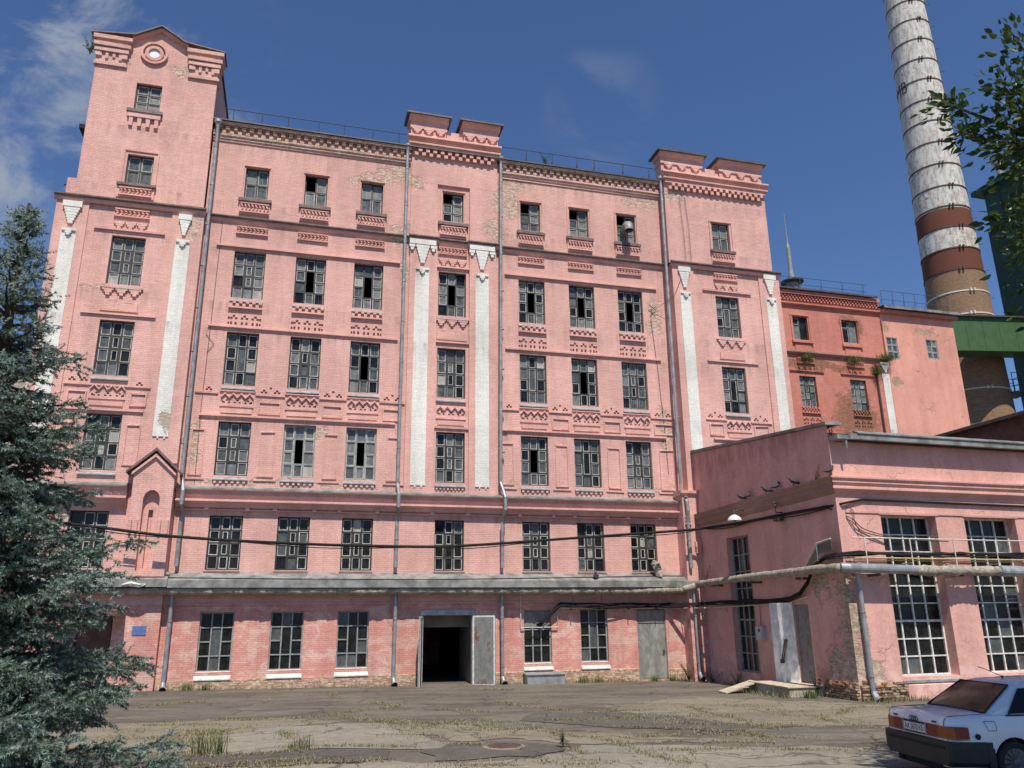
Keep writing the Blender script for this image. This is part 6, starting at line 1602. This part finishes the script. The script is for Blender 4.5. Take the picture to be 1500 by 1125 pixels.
mb = MB(); q = [(.852,.70,.86),(.85,.56,.86),(.852,.60,.75),(.852,.66,.745),(.852,.74,.745)]; mb.tube([(.846,.56,.87),(.846,.73,.87),(.852,.75,.80),(.852,.74,.74),(.852,.62,.74),(.848,.56,.87)], .004, 4); mb.build('fuel_flap', M['seam'], CAR, local=True)
mb = MB(lambda a,b,c: (.852+c, .43+a, .665+b)); mb.lathe([(.04,0),(.04,.012),(.02,.016)], 0, 0, 18); mb.build('round_sticker', M['seam'], CAR, local=True)
for y in (1.55, 2.25):
    for s in (-1,1):
        mb = MB(); a_, b_ = sorted((s*.846, s*.872)); mb.box(a_, b_, y, y+.18, .80, .83); mb.build('door_handle', M['bumper'], CAR, local=True)
mb = MB(); mb.tube([(0,1.62,1.40),(0,1.62,1.43)], .02, 8); mb.tube([(0,1.62,1.42),(.0,1.30,1.55),(0,1.22,1.57)], .006, 5); mb.build('aerial', M['black'], CAR, local=True)
for y in (1.0, 3.54):
    for s in (-1,1):
        T = lambda a,b,c,y=y,s=s: (s*(.66+c), y+a, .295+b)
        mb = MB(T); mb.lathe([(.20,.0),(.275,.0),(.295,.03),(.298,.09),(.295,.15),(.27,.18),(.205,.175),(.19,.14)], 0, 0, 36); w = mb.build('wheel', M['tyre'], CAR, local=True, smooth=True)
        mb = MB(T); mb.lathe([(.20,.165),(.19,.12),(.06,.12),(.05,.17),(.02,.175)], 0, 0, 28)
        for k in range(14):
            a = 2*math.pi*k/14; mb.tube([(.05*math.cos(a),.05*math.sin(a),.16),(.195*math.cos(a+.12),.195*math.sin(a+.12),.165)], .013, 5)
        mb.build('rim', M['alloy'], w, local=True)
        # dark liner inside the arch
        mb = MB(lambda a,b,c,y=y,s=s: (s*(.61+c), y+a, .30+b)); mb.lathe([(.338,0.),(.338,.225)], 0, 0, 32, caps=False); mb.face([(.33*math.cos(2*math.pi*q/24),.33*math.sin(2*math.pi*q/24),.0) for q in range(24)]); mb.build('wheel_arch', M['bumper'], CAR, local=True)

for s in (-1,1):
    mb = MB(); a_, b_ = sorted((s*.848, s*.866)); mb.box(a_, b_, 1.40, 3.12, .60, .645); mb.build('side_moulding', M['bumper'], CAR, local=True)
    mb = MB(); q = [sg_ for sg_ in ((.806,.96,.937),(.806,3.06,.937))]; mb.tube([(s*x, y, z) for x, y, z in q], .012, 6)
    mb.tube([(s*.806,1.0,.94),(s*.632,1.36,1.285),(s*.618,2.4,1.305),(s*.655,2.70,1.245),(s*.806,3.05,.94)], .010, 6); mb.build('window_trim', M['seam'], CAR, local=True)
mb = MB(); pts_ = [rg(-.675,.03),rg(.675,.03),rg(.548,.96),rg(-.548,.96),rg(-.675,.03)]; mb.tube([Vector(p_)+rn_*.012 for p_ in pts_], .014, 6); mb.build('rear_window_seal', M['seam'], CAR, local=True)
mb = MB(); mb.box(-.72,.72,-.036,-.028,.49,.53); mb.build('bumper_strip', M['seam'], CAR, local=True)
# ------------------------------------------------------------------ camera
cam = bpy.data.cameras.new('camera'); co = bpy.data.objects.new('camera', cam); COL.objects.link(co); sc.camera = co
fwv = Vector((.25402642,.92531486,.28153683)); rv = Vector((.96507472,-.2617669,-.01043442)); uv = Vector((-.0640419,-.27435469,.95949369))
co.matrix_world = Matrix(((rv.x,uv.x,-fwv.x,0),(rv.y,uv.y,-fwv.y,-33),(rv.z,uv.z,-fwv.z,2.78),(0,0,0,1)))
cam.sensor_fit = 'HORIZONTAL'; cam.sensor_width = 36.; cam.lens = 1156.73/1500*36; cam.clip_end = 2000; cam.clip_start = .05

# ------------------------------------------------------------------ light and sky
EL = rad(59); sd_ = Vector((-.055, -1, 0)).normalized()
sdir = Vector((sd_.x*math.cos(EL), sd_.y*math.cos(EL), math.sin(EL)))
sun = bpy.data.lights.new('sun', 'SUN'); sun.energy = 5.0; sun.angle = rad(.53); sun.color = (1., .935, .83)
so = bpy.data.objects.new('sun', sun); COL.objects.link(so); so.rotation_euler = sdir.to_track_quat('Z', 'Y').to_euler(); so.location = (0,-60,80)
W = bpy.data.worlds.new('World'); sc.world = W; W.use_nodes = True; t = W.node_tree; bg = t.nodes['Background']
sky = t.nodes.new('ShaderNodeTexSky'); sky.sky_type = 'NISHITA'; sky.sun_disc = False; sky.sun_elevation = EL
sky.sun_rotation = math.atan2(sd_.x, sd_.y); sky.altitude = 200; sky.air_density = 1.0; sky.dust_density = .15; sky.ozone_density = 3.4
# thin cirrus, strongest to the upper left
tc = t.nodes.new('ShaderNodeTexCoord')
def wn(typ, **k):
    o = t.nodes.new(typ)
    for a, b in k.items(): setattr(o, a, b)
    return o
def L(a, b): t.links.new(a, b)
mp_ = wn('ShaderNodeMapping'); L(tc.outputs['Generated'], mp_.inputs[0]); mp_.inputs['Rotation'].default_value = (.2,.5,.5); mp_.inputs['Scale'].default_value = (2.2,5.5,4.)
nz1 = wn('ShaderNodeTexNoise'); nz1.inputs['Scale'].default_value = 2.6; nz1.inputs['Detail'].default_value = 8; nz1.inputs['Roughness'].default_value = .62; nz1.inputs['Distortion'].default_value = .5; L(mp_.outputs[0], nz1.inputs['Vector'])
def region(d, c0, c1):
    dt = wn('ShaderNodeVectorMath', operation='DOT_PRODUCT'); L(tc.outputs['Generated'], dt.inputs[0]); dt.inputs[1].default_value = Vector(d).normalized()
    mr = wn('ShaderNodeMapRange', interpolation_type='SMOOTHSTEP'); L(dt.outputs['Value'], mr.inputs[0]); mr.inputs[1].default_value = c0; mr.inputs[2].default_value = c1; return mr.outputs[0]
def ray(x, y): return fwv + rv*((x-750)/1156.73) + uv*((562.5-y)/1156.73)
ra = region(ray(30,60), .962, .992); rb_ = region(ray(880,160), .9965, .9998); rc_ = region(ray(230,60), .975,.998)
mx = wn('ShaderNodeMath', operation='MAXIMUM'); L(ra, mx.inputs[0])
m2 = wn('ShaderNodeMath', operation='MULTIPLY'); L(rb_, m2.inputs[0]); m2.inputs[1].default_value = .22; L(m2.outputs[0], mx.inputs[1])
mr = wn('ShaderNodeMapRange', interpolation_type='SMOOTHSTEP'); L(nz1.outputs['Fac'], mr.inputs[0]); mr.inputs[1].default_value = .42; mr.inputs[2].default_value = .66
m3 = wn('ShaderNodeMath', operation='MULTIPLY'); L(mx.outputs[0], m3.inputs[0]); L(mr.outputs[0], m3.inputs[1])
m4 = wn('ShaderNodeMath', operation='MULTIPLY'); L(m3.outputs[0], m4.inputs[0]); m4.inputs[1].default_value = .85
mixc = wn('ShaderNodeMix', data_type='RGBA'); L(m4.outputs[0], mixc.inputs[0]); tint = wn('ShaderNodeMix', data_type='RGBA', blend_type='MULTIPLY'); tint.inputs[0].default_value = 1.; L(sky.outputs[0], tint.inputs[6]); tint.inputs[7].default_value = (1.02,1.2,1.5,1); L(tint.outputs[2], mixc.inputs[6]); mixc.inputs[7].default_value = (4.8,5.4,6.4,1)
L(mixc.outputs[2], bg.inputs[0]); bg.inputs[1].default_value = .07
sc.view_settings.view_transform = 'Standard'; sc.view_settings.look = 'None'; sc.view_settings.exposure = .10; sc.view_settings.gamma = 1.
sc.cycles.max_bounces = 6
